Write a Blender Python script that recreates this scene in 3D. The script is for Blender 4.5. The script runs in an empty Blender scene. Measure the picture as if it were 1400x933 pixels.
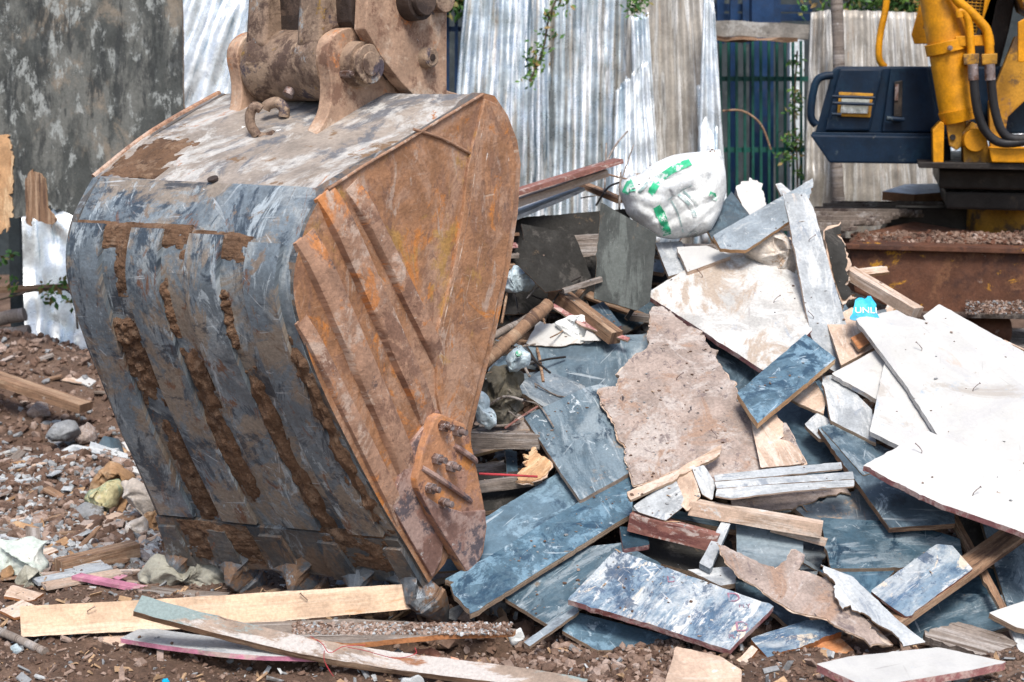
import bpy, bmesh, math, random
import numpy as np
from mathutils import Vector, noise
random.seed(7)
sc = bpy.context.scene
R = math.radians
# ------------------------------------------------------------------ camera, sky, sun, exposure
CAMZ, FPX, PIT = 1.6, 2139.0, math.atan(336.5/2139.0)
cam_d = bpy.data.cameras.new('camera'); cam = bpy.data.objects.new('camera', cam_d)
sc.collection.objects.link(cam); sc.camera = cam
cam.location = (0, 0, CAMZ); cam.rotation_euler = (R(90)-PIT, 0, 0)
cam_d.sensor_width = 36; cam_d.lens = 55; cam_d.clip_end = 2000; cam_d.clip_start = .05
cam_d.dof.use_dof = True; cam_d.dof.focus_distance = 4.95; cam_d.dof.aperture_fstop = 4.5
w = bpy.data.worlds.new('World'); sc.world = w; w.use_nodes = True
nt = w.node_tree; bg = nt.nodes['Background']
SUN_EL, SUN_AZ = R(56), R(172)           # azimuth from +Y clockwise: sun behind the camera's right shoulder
sky = nt.nodes.new('ShaderNodeTexSky'); sky.sky_type = 'NISHITA'; sky.sun_disc = False
sky.sun_elevation = SUN_EL; sky.sun_rotation = SUN_AZ; sky.air_density = 1.0; sky.dust_density = 3.0; sky.ozone_density = 1.0
nt.links.new(sky.outputs[0], bg.inputs[0]); bg.inputs[1].default_value = .115
sd = bpy.data.lights.new('sun', 'SUN'); sun = bpy.data.objects.new('sun', sd); sc.collection.objects.link(sun)
sd.energy = 2.4; sd.angle = R(18); sd.color = (1, .95, .88)
sdir = Vector((math.sin(SUN_AZ)*math.cos(SUN_EL), math.cos(SUN_AZ)*math.cos(SUN_EL), math.sin(SUN_EL)))
sun.rotation_euler = sdir.to_track_quat('Z', 'Y').to_euler()
sc.view_settings.view_transform = 'Standard'; sc.view_settings.look = 'None'
sc.view_settings.exposure = .72; sc.view_settings.gamma = 1
sc.cycles.max_bounces = 6; sc.cycles.diffuse_bounces = 3; sc.cycles.glossy_bounces = 3
sc.cycles.transmission_bounces = 4; sc.cycles.use_denoising = True
# ------------------------------------------------------------------ geometry helpers
FWD = Vector((0, math.cos(PIT), -math.sin(PIT))); UP = Vector((0, math.sin(PIT), math.cos(PIT))); CP = Vector((0, 0, CAMZ))
def ray(px, py): return FWD + Vector((1, 0, 0))*((px-700)/FPX) - UP*((py-466.5)/FPX)
def PL(px, py, p0, n):
    d = ray(px, py); return CP + d*((p0-CP).dot(n)/d.dot(n))
def G(px, py, z=0.): return PL(px, py, Vector((0, 0, z)), Vector((0, 0, 1)))
def Y(px, py, y): return PL(px, py, Vector((0, y, 0)), Vector((0, 1, 0)))
def sst(a, b, x):
    t = min(1, max(0, (x-a)/(b-a))); return t*t*(3-2*t)
def nz(v, s=1.): return noise.noise(Vector(v)*s)
# ------------------------------------------------------------------ materials
def mk(name, base, layers=(), rough=.8, metal=0., bump=.25, bscale=40, bst=(1, 1, 1), coord='UV', spec=.3, rvar=.15, var=.12, fine=.09, scr=None, rv=.0):
    m = bpy.data.materials.new(name); m.use_nodes = True
    N, Lk = m.node_tree.nodes, m.node_tree.links; b = N['Principled BSDF']
    tc = N.new('ShaderNodeTexCoord'); oi = N.new('ShaderNodeObjectInfo')
    mu = N.new('ShaderNodeMath'); mu.operation = 'MULTIPLY'; mu.inputs[1].default_value = 41.; Lk.new(oi.outputs['Random'], mu.inputs[0])
    ad = N.new('ShaderNodeVectorMath'); ad.operation = 'ADD'
    if rv:      # every board has its own grain size
        r0 = N.new('ShaderNodeMapRange'); r0.inputs[3].default_value = .65; r0.inputs[4].default_value = 1.6; f0 = N.new('ShaderNodeMath'); f0.operation = 'FRACT'; f1 = N.new('ShaderNodeMath'); f1.operation = 'MULTIPLY'; f1.inputs[1].default_value = 7.3
        Lk.new(oi.outputs['Random'], f1.inputs[0]); Lk.new(f1.outputs[0], f0.inputs[0]); Lk.new(f0.outputs[0], r0.inputs[0]); vm = N.new('ShaderNodeVectorMath'); vm.operation = 'SCALE'; Lk.new(tc.outputs[coord], vm.inputs[0]); Lk.new(r0.outputs[0], vm.inputs['Scale']); Lk.new(vm.outputs[0], ad.inputs[0])
    else: Lk.new(tc.outputs[coord], ad.inputs[0])
    Lk.new(mu.outputs[0], ad.inputs[1])
    def tex(scale, st=(1, 1, 1), detail=6, dist=0., rg=.6, rot=0.):
        mp = N.new('ShaderNodeMapping'); mp.inputs['Scale'].default_value = st; src = ad.outputs[0]
        if rot:
            m0 = N.new('ShaderNodeMapping'); m0.inputs['Rotation'].default_value = (0, rot if coord == 'Object' else 0, rot); Lk.new(src, m0.inputs[0]); src = m0.outputs[0]
        Lk.new(src, mp.inputs[0])
        t = N.new('ShaderNodeTexNoise'); t.inputs['Scale'].default_value = scale; t.inputs['Detail'].default_value = detail
        t.inputs['Distortion'].default_value = dist; t.inputs['Roughness'].default_value = rg; Lk.new(mp.outputs[0], t.inputs['Vector'])
        return t.outputs['Fac']
    def ramp(src, a, c, x=0., y=1.):
        r = N.new('ShaderNodeMapRange'); r.interpolation_type = 'SMOOTHSTEP'
        for i, v in ((1, a), (2, c), (3, x), (4, y)): r.inputs[i].default_value = v
        Lk.new(src, r.inputs[0]); return r.outputs[0]
    def mix(f, A, B):
        x = N.new('ShaderNodeMix'); x.data_type = 'RGBA'; Lk.new(f, x.inputs[0])
        for s, i in ((A, 6), (B, 7)):
            if isinstance(s, tuple): x.inputs[i].default_value = (*s, 1)
            else: Lk.new(s, x.inputs[i])
        return x.outputs[2]
    col = mix(ramp(tex(9, detail=3), .35, .65), tuple(c*(1-var*1.6) for c in base), tuple(min(1, c*(1+var*1.4)) for c in base))
    for L in layers:
        c, s, thr, soft = L[:4]; st = L[4] if len(L) > 4 else (1, 1, 1); dist = L[5] if len(L) > 5 else 0.; amt = L[6] if len(L) > 6 else 1.
        col = mix(ramp(tex(s, st, 9, dist, .74), thr-soft*.75, thr+soft*.75, 0, amt), col, c)
    if scr:      # thin scratches in two directions
        for q, (rt, sc_) in enumerate(((.35, 5.), (-.9, 7.), (1.5, 6.))):
            a_ = ramp(tex(sc_, (13, .9, 1) if coord == 'UV' else (13, 13, .9), 3, .5, .5, rt), scr[1], scr[1]+.03, 0, .7)
            mm = N.new('ShaderNodeMath'); mm.operation = 'MULTIPLY'; Lk.new(a_, mm.inputs[0]); Lk.new(ramp(tex(2.3+q, detail=2), .42, .6), mm.inputs[1])
            col = mix(mm.outputs[0], col, scr[0])
    if fine:
        hs = N.new('ShaderNodeHueSaturation'); Lk.new(ramp(tex(95, detail=3, rg=.7), .3, .7, 1-fine*1.5, 1+fine*1.5), hs.inputs['Value']); Lk.new(col, hs.inputs['Color']); col = hs.outputs[0]
    if rv:
        h2 = N.new('ShaderNodeHueSaturation'); Lk.new(ramp(oi.outputs['Random'], 0, 1, 1-rv, 1+rv), h2.inputs['Value']); Lk.new(ramp(oi.outputs['Random'], 1, 0, 1-rv, 1+rv*.6), h2.inputs['Saturation']); Lk.new(col, h2.inputs['Color']); col = h2.outputs[0]
    Lk.new(col, b.inputs['Base Color'])
    Lk.new(ramp(tex(14), .3, .7, max(0, rough-rvar), min(1, rough+rvar)), b.inputs['Roughness'])
    b.inputs['Metallic'].default_value = metal; b.inputs['Specular IOR Level'].default_value = spec
    if bump:
        h = tex(bscale, bst, 8, .2, .65); bp = N.new('ShaderNodeBump'); bp.inputs['Strength'].default_value = bump
        bp.inputs['Distance'].default_value = .012; Lk.new(h, bp.inputs['Height']); Lk.new(bp.outputs[0], b.inputs['Normal'])
    return m
M = {}
MUDC = (.13, .075, .045)
M['shell'] = mk('worn_bucket_steel', (.15, .185, .215), [
    ((.28, .31, .325), 5, .54, .08, (1, .7, 1), .6), ((.05, .068, .09), 5, .54, .045, (1.3, .7, 1), .9), ((.27, .22, .17), 3.0, .525, .045, (1, 1, 1), .5, .85),
    ((.17, .085, .05), 11, .60, .035, (1, .5, 1), .8, .9), ((.035, .045, .06), 5, .60, .04, (.6, 1.4, 1), .4, .85),
    ((.40, .46, .50), 8, .60, .03, (1.5, .5, 1), .6, .8), ((.20, .15, .11), 9, .60, .03, (1.2, .7, 1), .7, .9), ((.60, .64, .66), 30, .68, .015, (.5, 1.5, 1), .8)],
    rough=.5, metal=.12, bump=.35, bscale=26, spec=.5, scr=((.50, .54, .57), .685), fine=.12)
M['shell2'] = mk('muddy_worn_lip_steel', (.125, .12, .115), [
    ((.21, .15, .11), 5, .53, .05, (1, .6, 1), .8), ((.07, .085, .10), 7, .56, .05, (1.5, .6, 1), .8), ((.27, .30, .32), 8, .585, .03, (1.4, .5, 1), .7, .85),
    ((.20, .085, .045), 13, .63, .03, (1, .5, 1), .8), ((.50, .52, .52), 24, .68, .02, (1.5, .5, 1), .8)],
    rough=.55, metal=.25, bump=.7, bscale=22, spec=.45, scr=((.40, .43, .45), .67))
M['top'] = mk('pale_top_plate', (.30, .26, .225), [
    ((.15, .155, .17), 4, .54, .06, (1.2, .7, 1), .8), ((.48, .47, .45), 6, .54, .07, (1, .6, 1), .6), ((.36, .15, .06), 6, .63, .04, (1, .6, 1), .8),
    ((.20, .13, .08), 7, .62, .03), ((.72, .72, .70), 9, .68, .02, (1, .6, 1))], rough=.65, metal=.15, bump=.35, bscale=30)  # mixed paler than the back shell
M['side'] = mk('rusty_side_plate', (.335, .175, .095), [
    ((.40, .245, .165), 4, .52, .07, (1, .7, 1), .6), ((.22, .12, .08), 7, .56, .06, (1.5, .7, 1), .8, .7), ((.52, .20, .05), 6, .60, .05, (1, .8, 1), .8, .85),
    ((.42, .25, .07), 3.5, .62, .05, (1, 1, 1), .5, .7), ((.16, .105, .09), 14, .61, .04, (1.4, .7, 1), .6, .6), ((.44, .34, .28), 9, .60, .05, (1.5, .5, 1), .4, .7), ((.62, .55, .50), 26, .67, .02, (2, .4, 1), .4)],
    rough=.75, metal=.1, bump=.5, bscale=34, scr=((.50, .38, .30), .68))
M['side2'] = mk('dusty_rust_ribs', (.36, .215, .145), [
    ((.23, .13, .09), 8, .54, .05, (1, 1, 1), .5), ((.50, .21, .08), 6, .58, .05, (1, 1, 1), .6), ((.47, .35, .28), 7, .56, .05, (1, 1, 1), .5), ((.15, .10, .085), 12, .62, .04), ((.62, .56, .52), 28, .66, .02)],
    rough=.8, bump=.6, bscale=30)
M['cutter'] = mk('orange_rust_cutter', (.41, .205, .11), [((.34, .19, .135), 7, .53, .06), ((.52, .22, .07), 4, .58, .05), ((.17, .09, .07), 14, .61, .04), ((.50, .36, .29), 9, .62, .05), ((.55,.42,.36), 24, .66, .02)], rough=.78, bump=.5, bscale=30)
M['tipsteel'] = mk('worn_cutter_tip', (.26, .15, .12), [((.40, .28, .24), 7, .52, .06), ((.12, .10, .11), 9, .57, .05), ((.5, .46, .44), 30, .64, .03)], rough=.6, metal=.2, bump=.35)
M['tooth'] = mk('tooth_steel', (.14, .155, .17), [
    ((.24, .15, .095), 7, .52, .06), ((.34, .37, .39), 12, .59, .04), ((.07, .075, .085), 8, .60, .05), ((.5, .52, .52), 30, .68, .02)], coord='Object', rough=.5, metal=.4, bump=.4, bscale=30, spec=.5)
M['mud'] = mk('dried_mud', MUDC, [((.20, .13, .085), 20, .55, .05), ((.07, .04, .026), 30, .58, .05)], coord='Object', rough=.95, bump=.8, bscale=60)
M['ear'] = mk('dusty_ear_plate', (.40, .265, .185), [
    ((.20, .115, .08), 7, .54, .07), ((.52, .20, .07), 8, .62, .05), ((.50, .38, .29), 6, .57, .06), ((.13, .13, .16), 6, .64, .03), ((.55, .5, .46), 26, .67, .02)], coord='Object', rough=.8, bump=.35)
M['arm'] = mk('greasy_arm_casting', (.26, .185, .135), [
    ((.10, .065, .05), 5, .53, .06), ((.34, .25, .18), 6, .55, .05, (1, 1, 1), .6), ((.30, .31, .31), 8, .63, .04), ((.085, .07, .085), 6, .60, .04), ((.24, .15, .05), 14, .63, .03)], coord='Object', rough=.7, metal=.1, bump=.55, bscale=28)
M['brown_steel'] = mk('dark_brown_steel', (.045, .032, .027), [((.10, .07, .055), 6, .56, .07), ((.16, .12, .09), 9, .64, .04)], coord='Object', rough=.6, bump=.5, bscale=28)  # much darker brown than the arm casting
M['bolt'] = mk('bolt_steel', (.25, .20, .19), [((.14, .08, .06), 20, .52, .05), ((.38, .34, .34), 26, .58, .04)], coord='Object', rough=.5, metal=.5, bump=.3, bscale=80)
M['weld'] = mk('weld_bead', (.34, .20, .13), [((.50, .38, .30), 20, .55, .05)], coord='Object', rough=.7, metal=.2, bump=.5, bscale=120)
# ------------------------------------------------------------------ object helpers
def tag(o, label=None, cat=None, group=None, kind=None):
    for k, v in (('label', label), ('category', cat), ('group', group), ('kind', kind)):
        if v: o[k] = v
    return o
def thing(name, loc, label, cat, group=None):
    o = bpy.data.objects.new(name, None); sc.collection.objects.link(o); o.location = loc
    o.empty_display_size = .1
    return tag(o, label, cat, group)
def mesh(name, verts, faces, mats, parent=None, mi=None, uv=None, smooth=False, loc=None):
    """verts are world coordinates; the object's origin goes to loc (or the centroid)"""
    verts = [Vector(v) for v in verts]
    if loc is None:
        loc = Vector((0, 0, 0))
        for v in verts: loc += v
        loc /= max(1, len(verts))
    me = bpy.data.meshes.new(name); me.from_pydata([v-loc for v in verts], [], faces)
    for m_ in (mats if isinstance(mats, (list, tuple)) else [mats]): me.materials.append(M[m_] if isinstance(m_, str) else m_)
    if mi: me.polygons.foreach_set('material_index', mi)
    if uv:
        ul = me.uv_layers.new(name='UVMap'); k = 0
        for p in me.polygons:
            for j, li in enumerate(p.loop_indices): ul.data[li].uv = uv[p.index][j]
    if smooth: me.polygons.foreach_set('use_smooth', [True]*len(me.polygons))
    me.update()
    o = bpy.data.objects.new(name, me); sc.collection.objects.link(o)
    if parent: o.parent = parent; o.location = loc - gloc(parent)
    else: o.location = loc
    return o
def gloc(o):
    l = Vector(o.location)
    while o.parent: o = o.parent; l += Vector(o.location)
    return l
class MB:
    """collects pieces of ONE part in world coordinates"""
    def __init__(s): s.v, s.f, s.mi, s.uv = [], [], [], []
    def add(s, vs, fs, mi=0, uvs=None):
        b = len(s.v); s.v += [Vector(v) for v in vs]
        for k, f in enumerate(fs):
            s.f.append([b+i for i in f]); s.mi.append(mi)
            s.uv.append(uvs[k] if uvs else boxuv([vs[i] for i in f]))
        return s
    def box(s, c, ax, ay, az, mi=0):
        c, ax, ay, az = map(Vector, (c, ax, ay, az)); vs = []
        for i in (-1, 1):
            for j in (-1, 1):
                for k in (-1, 1): vs.append(c+ax*(i*.5)+ay*(j*.5)+az*(k*.5))
        return s.add(vs, [(0, 1, 3, 2), (4, 6, 7, 5), (0, 4, 5, 1), (2, 3, 7, 6), (0, 2, 6, 4), (1, 5, 7, 3)], mi)
    def tube(s, pts, r, n=12, mi=0, cap=True):
        pts = [Vector(p) for p in pts]; rs = r if isinstance(r, (list, tuple)) else [r]*len(pts)
        vs, fs, uvs = [], [], []; prev = None; L = 0
        for i, p in enumerate(pts):
            t = (pts[min(i+1, len(pts)-1)]-pts[max(i-1, 0)]).normalized()
            if prev is None:
                a = t.orthogonal().normalized()
            else:
                a = (prev - t*prev.dot(t)).normalized()
            prev = a; b = t.cross(a)
            for k in range(n):
                an = 2*math.pi*k/n; vs.append(p+(a*math.cos(an)+b*math.sin(an))*rs[i])
        for i in range(len(pts)-1):
            l2 = L+(pts[i+1]-pts[i]).length
            for k in range(n):
                fs.append((i*n+k, i*n+(k+1) % n, (i+1)*n+(k+1) % n, (i+1)*n+k))
                u0, u1 = k/n*6.28*rs[i], (k+1)/n*6.28*rs[i]
                uvs.append([(u0, L), (u1, L), (u1, l2), (u0, l2)])
            L = l2
        if cap:
            fs.append(tuple(range(n))[::-1]); fs.append(tuple((len(pts)-1)*n+k for k in range(n)))
            uvs.append([(math.cos(k)*.02, math.sin(k)*.02) for k in range(n)]); uvs.append(uvs[-1])
        return s.add(vs, fs, mi, uvs)
    def prism(s, poly, off, mi=0):
        """poly: 3D outline, off: extrusion vector"""
        n = len(poly); poly = [Vector(p) for p in poly]; off = Vector(off)
        nn = Vector((0, 0, 0))
        for i in range(n): nn += poly[i].cross(poly[(i+1) % n])
        vs = poly+[p+off for p in poly]; top = list(range(n)); bot = [n+i for i in range(n)][::-1]
        sd_ = [(i, n+i, n+(i+1) % n, (i+1) % n) for i in range(n)]
        fs = [top, bot]+sd_
        if nn.dot(off) > 0: fs = [f[::-1] for f in fs]
        return s.add(vs, fs, mi)
    def build(s, name, mats, parent=None, smooth=False, loc=None, bevel=0., auto=True):
        o = mesh(name, s.v, s.f, mats, parent, s.mi, s.uv, False, loc)
        if smooth:
            me = o.data; me.polygons.foreach_set('use_smooth', [True]*len(me.polygons))
            try: me.set_sharp_from_angle(angle=R(40))
            except Exception: pass
        if bevel:
            bm = bmesh.new(); bm.from_mesh(o.data); bmesh.ops.remove_doubles(bm, verts=bm.verts, dist=1e-5)
            es = [e for e in bm.edges if len(e.link_faces) == 2 and e.calc_face_angle(0) > R(25)]
            bmesh.ops.bevel(bm, geom=es, offset=bevel, segments=2, affect='EDGES', profile=.6, clamp_overlap=True)
            bm.to_mesh(o.data); bm.free()
        return o
def boxuv(pts):
    pts = [Vector(p) for p in pts]; n = Vector((0, 0, 0))
    for i in range(1, len(pts)-1): n += (pts[i]-pts[0]).cross(pts[i+1]-pts[0])
    if n.length < 1e-12: return [(0, 0)]*len(pts)
    n.normalize(); e = Vector((0, 0, 1)) if abs(n.z) < .8 else Vector((0, 1, 0))
    u = e.cross(n).normalized(); v = n.cross(u)
    return [(p.dot(u), p.dot(v)) for p in pts]
def catmull(pts, k):
    out = []; n = len(pts)
    for i in range(n-1):
        p0, p1, p2, p3 = pts[max(i-1, 0)], pts[i], pts[i+1], pts[min(i+2, n-1)]
        for j in range(k):
            t = j/k; out.append(.5*((2*p1)+(p2-p0)*t+(2*p0-5*p1+4*p2-p3)*t*t+(3*p1-p0-3*p2+p3)*t**3))
    out.append(pts[-1]); return out
# ================================================================== THE BUCKET
TH = R(40)
U_ = Vector((math.sin(TH), math.cos(TH), 0)); NR = Vector((math.cos(TH), -math.sin(TH), 0)); ZZ = Vector((0, 0, 1))
T0 = G(607, 848, .01)
BW0, BW1 = .90, .95
def RP(px, py, off=0.): return PL(px, py, T0+NR*off, NR)
bucket = thing('excavator_bucket', T0-NR*.45, 'huge rusty excavator bucket standing on its teeth, worn grey-blue back and orange-brown side', 'excavator bucket')
Rp = [(655, 127), (548, 192), (440, 258), (412, 315), (397, 386), (408, 450), (432, 520), (470, 600), (518, 690), (556, 752), (582, 796)]
Lp = [(300, 128), (206, 182), (128, 243), (98, 300), (90, 364), (103, 425), (127, 492), (160, 577), (196, 660), (222, 720), (242, 764)]
Rs = [RP(*p) for p in Rp]
Ls = [RP(p[0], p[1], -(BW0+(BW1-BW0)*i/10)) for i, p in enumerate(Lp)]
K = 8
def prof(P): return catmull(P[:3], K)[:-1]+catmull(P[2:], K)
RC, LC = prof(Rs), prof(Ls); NV = len(RC)-1
arc = [0.]
for i in range(NV): arc.append(arc[-1]+(RC[i+1]-RC[i]).length)
def shp(v, t):
    v = min(max(v, 0), NV-1e-6); i = int(v); f = v-i
    return (RC[i].lerp(RC[i+1], f)).lerp(LC[i].lerp(LC[i+1], f), t)
def shn(v, t):
    a = shp(min(v+.5, NV), t)-shp(max(v-.5, 0), t); b = shp(v, min(1, t+.02))-shp(v, max(0, t-.02))
    n = a.cross(b).normalized(); return n if n.dot(-U_+ZZ*.2) > 0 else -n
def arcv(v):
    v = min(max(v, 0), NV-1e-6); i = int(v); return arc[i]+(arc[i+1]-arc[i])*(v-i)
def shell_patch(mb, v0, v1, t0, t1, off, th, nv=30, nt_=24, rough=.0, hf=None, mi=0, t0b=None, t1b=None):
    """closed solid following the shell; t limits may change linearly along v (t0b, t1b)"""
    t0b = t0 if t0b is None else t0b; t1b = t1 if t1b is None else t1b
    F, B, UVg = [], [], []
    for i in range(nv+1):
        q = i/nv; v = v0+(v1-v0)*q; a, b = t0+(t0b-t0)*q, t1+(t1b-t1)*q
        for j in range(nt_+1):
            t = a+(b-a)*j/nt_; n = shn(v, t); p = shp(v, t)
            d = off + (nz((p.x*6, p.y*6, p.z*6))*rough) + (hf(v, t, q, j/nt_) if hf else 0)
            F.append(p+n*d); B.append(p+n*(off-th)); UVg.append((t*BW0, arcv(v)))
    m = nt_+1; vs = F+B; nF = len(F); fs, uvs = [], []
    for i in range(nv):
        for j in range(nt_):
            q = (i*m+j, i*m+j+1, (i+1)*m+j+1, (i+1)*m+j)
            fs.append(q); uvs.append([UVg[k] for k in q])
            fs.append(tuple(k+nF for k in q[::-1])); uvs.append([UVg[k] for k in q[::-1]])
    def rim(seq):
        for a, b in zip(seq, seq[1:]): fs.append((a, a+nF, b+nF, b)); uvs.append([UVg[a], (UVg[a][0], UVg[a][1]+.02), (UVg[b][0], UVg[b][1]+.02), UVg[b]])
    rim([j for j in range(m)]); rim([nv*m+j for j in range(m)][::-1]); rim([i*m for i in range(nv+1)][::-1]); rim([i*m+m-1 for i in range(nv+1)])
    mb.add(vs, fs, mi, uvs)
def fixn(o):
    bm = bmesh.new(); bm.from_mesh(o.data); bmesh.ops.recalc_face_normals(bm, faces=bm.faces); bm.to_mesh(o.data); bm.free(); return o
def t3(t2): return t2*1/(t2+(1-t2)*1.11)   # share across in the picture -> share across in space
# top plate
mb = MB(); shell_patch(mb, 0, 2*K-.2, 0, 1, 0, .022, 20, 30, .006)
top = fixn(mb.build('top_plate', 'top', bucket, smooth=True)); tag(top, 'pale sloping top plate')
# back shell
VS = 2*K-.2; VE = NV
mb = MB(); shell_patch(mb, VS, 4*K, 0, 1, 0, .022, 20, 60, .006)
shell_patch(mb, 4*K, VE, 0, 1, 0, .022, 60, 60, .008)
shell = fixn(mb.build('back_shell', 'shell', bucket, smooth=True)); tag(shell, 'dark blue-grey curved back shell')
# raised wear straps
SV0, SV1 = 3*K+1.6, 8.62*K
for (a, b, yv) in ((.05, .19, .9), (.31, .456, 0.), (.573, .713, -.5), (.834, .975, -.9)):
    mb = MB()
    shell_patch(mb, SV0+yv, 4*K, t3(a), t3(b), .016, .018, 10, 10, .004)
    shell_patch(mb, 4*K, SV1, t3(a), t3(b), .016, .018, 40, 10, .005)
    fixn(mb.build('wear_strap', 'shell', bucket, smooth=True, bevel=0))
# lower lip plates (overlap the shell near the teeth)
mb = MB(); shell_patch(mb, SV1+.6, VE, 0, 1, .014, .03, 26, 60, .010)
fixn(mb.build('lip_plate', 'shell2', bucket, smooth=True))
for (a, b) in ((-.02, .075), (.22, .33), (.45, .57), (.68, .80), (.90, 1.0)):
    mb = MB(); shell_patch(mb, SV1+2, VE, max(0, a+.02), min(1, b-.01), .026, .03, 20, 8, .012, t0b=max(0, a), t1b=min(1, b))
    fixn(mb.build('lip_rib', 'shell2', bucket, smooth=True))
# mud packed in the grooves between the straps
mb = MB()
def mudh(seed, amp):
    def f(v, t, a, b):
        e = min(a, 1-a)*6; g = min(b, 1-b)*3.2
        w_ = min(1, e)*min(1, g)
        return amp*.72*(w_*1.25 - .68 + nz((v*.75+seed, t*30, seed))*1.1 + nz((v*2.6+seed, t*90, seed))*.45 + nz((v*8+seed, t*260, seed))*.22)
    return f
for (v0, v1, a0, a1, b0, b1, sd_, am) in (
        (5.0*K, 6.7*K, .70, .84, .70, .84, 1.3, .020), (4.1*K, 5.4*K, .52, .58, .52, .58, 2.9, .012), (5.6*K, 8.3*K, .46, .55, .46, .55, 8.1, .014),
        (4.2*K, 5.6*K, .26, .325, .26, .325, 5.2, .015), (5.8*K, 8.9*K, .23, .31, .22, .31, 6.6, .016),
        (5.05*K, 8.6*K, -.0, .065, -.0, .09, 7.7, .021), (3.0*K, 3.6*K, .70, .98, .70, .98, 11.7, .009), (3.0*K, 3.5*K, .44, .74, .44, .74, 13.7, .009),
        (3.1*K, 3.7*K, .17, .47, .17, .47, 15.7, .008), (3.3*K, 4.6*K, .70, .76, .70, .76, 17.3, .008), (6.9*K, 8.7*K, .69, .8, .69, .8, 19.3, .012), (6.6*K, 8.0*K, .49, .60, .49, .60, 21.3, .010),
        (8.6*K, 9.6*K, .05, .30, .05, .30, 22.3, .009), (8.7*K, 9.8*K, .6, .9, .6, .9, 29.3, .008), (1.1*K, 1.95*K, .72, .98, .72, .98, 33.1, .007)):
    shell_patch(mb, v0, v1, a0, a1, .004 if v0 < 8.5*K else .016, .02, 56, 26, 0, mudh(sd_, am), 0, b0, b1)
fixn(mb.build('dried_mud', 'mud', bucket, smooth=True))
# side plates --------------------------------------------------------
def side_outline(Pf):
    pts = [Pf(*p) for p in [(655, 127), (672, 131), (690, 158), (703, 192), (708, 225), (704, 290), (692, 370), (674, 455), (655, 530), (640, 590), (640, 640), (628, 720), (604, 770)]]
    return pts
out = side_outline(RP); back = [RC[i] for i in range(0, NV+1, 1)][::-1]
ring = out + back[:-1]
mb = MB(); mb.prism([p+NR*.012 for p in ring], -NR*.04)
sidep = mb.build('side_plate', ['side', 'shell2'], bucket)
for f_ in sidep.data.polygons:
    if abs(f_.normal.dot(NR)) < .5: f_.material_index = 1
sidep.data.update(); tag(sidep, 'rusty orange-brown side plate facing right')
Lofs = (LC[0]-RC[0])
ringL = [p+Lofs for p in out]+[LC[i] for i in range(0, NV+1)][::-1][:-1]
mb = MB(); c0 = sum(ringL, Vector())/len(ringL)
# flatten the far side on its own plane
nl = NR; d0 = LC[20].dot(nl)
mb.prism([p - nl*(p.dot(nl)-d0)*0 for p in ringL], NR*.03)
o = mb.build('side_plate', 'shell2', bucket); tag(o, 'far side plate, seen only as a worn edge')
def sp_poly(px, th, name, m_, bev=.004, base=.012, parent=None, label=None):
    mb = MB(); mb.prism([RP(*p, base+th) for p in px], -NR*(th+.004))
    o = mb.build(name, m_, parent or bucket, bevel=bev)
    if label: tag(o, label)
    return o
# thick wearing plate along the mouth edge
sp_poly([(664, 135), (680, 142), (695, 168), (707, 225), (702, 290), (690, 370), (672, 455), (653, 530), (638, 588), (610, 600), (598, 540), (597, 460), (618, 380), (634, 290), (640, 228), (652, 180)], .010, 'edge_plate', 'side')
# raised ribs: thick bars with sloping flanks
def rib(a, b, w0, w1, h):
    A, B = RP(*a)+NR*.010, RP(*b)+NR*.010; d = (B-A).normalized(); s = d.cross(NR).normalized()
    mb = MB(); n = 14; vs = []; fs = []; uvs = []
    prof_ = [(-1, -.004), (-.86, .85), (-.7, 1), (.62, 1), (.84, .82), (1, -.004)]
    for i in range(n+1):
        q = i/n; p = A.lerp(B, q); w_ = w0+(w1-w0)*q; hh = h*min(1, q*9+.15)*min(1, (1-q)*6+.1)
        for (x, y) in prof_:
            jit = nz((p.x*18+x*3, p.y*18, p.z*18+y))*.004
            vs.append(p+s*(x*w_*.5+jit)+NR*(y*hh if y > 0 else y)+NR*jit*(y > 0))
    m = len(prof_)
    for i in range(n):
        for j in range(m-1):
            fs.append((i*m+j, i*m+j+1, (i+1)*m+j+1, (i+1)*m+j)); uvs.append([(prof_[j][0]*w0/2, i*.05), (prof_[j+1][0]*w0/2, i*.05), (prof_[j+1][0]*w0/2, i*.05+.05), (prof_[j][0]*w0/2, i*.05+.05)])
        fs.append((i*m, (i+1)*m, (i+1)*m+m-1, i*m+m-1)); uvs.append([(0, 0)]*4)
    fs.append(tuple(range(m))); uvs.append([(0, 0)]*m); fs.append(tuple(n*m+j for j in range(m))); uvs.append([(0, 0)]*m)
    mb.add(vs, fs, 0, uvs); return fixn(mb.build('side_rib', 'side2', bucket, smooth=True))
rib((476, 252), (600, 500), .064, .060, .024)
rib((440, 262), (584, 578), .082, .076, .028)
rib((412, 322), (560, 660), .086, .080, .028)
rib((408, 436), (548, 716), .050, .060, .018)
# lower nose of the side plate
sp_poly([(560, 610), (600, 560), (612, 590), (612, 700), (604, 765), (592, 790), (560, 735), (535, 690)], .012, 'nose_plate', 'tipsteel', .004)
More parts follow.
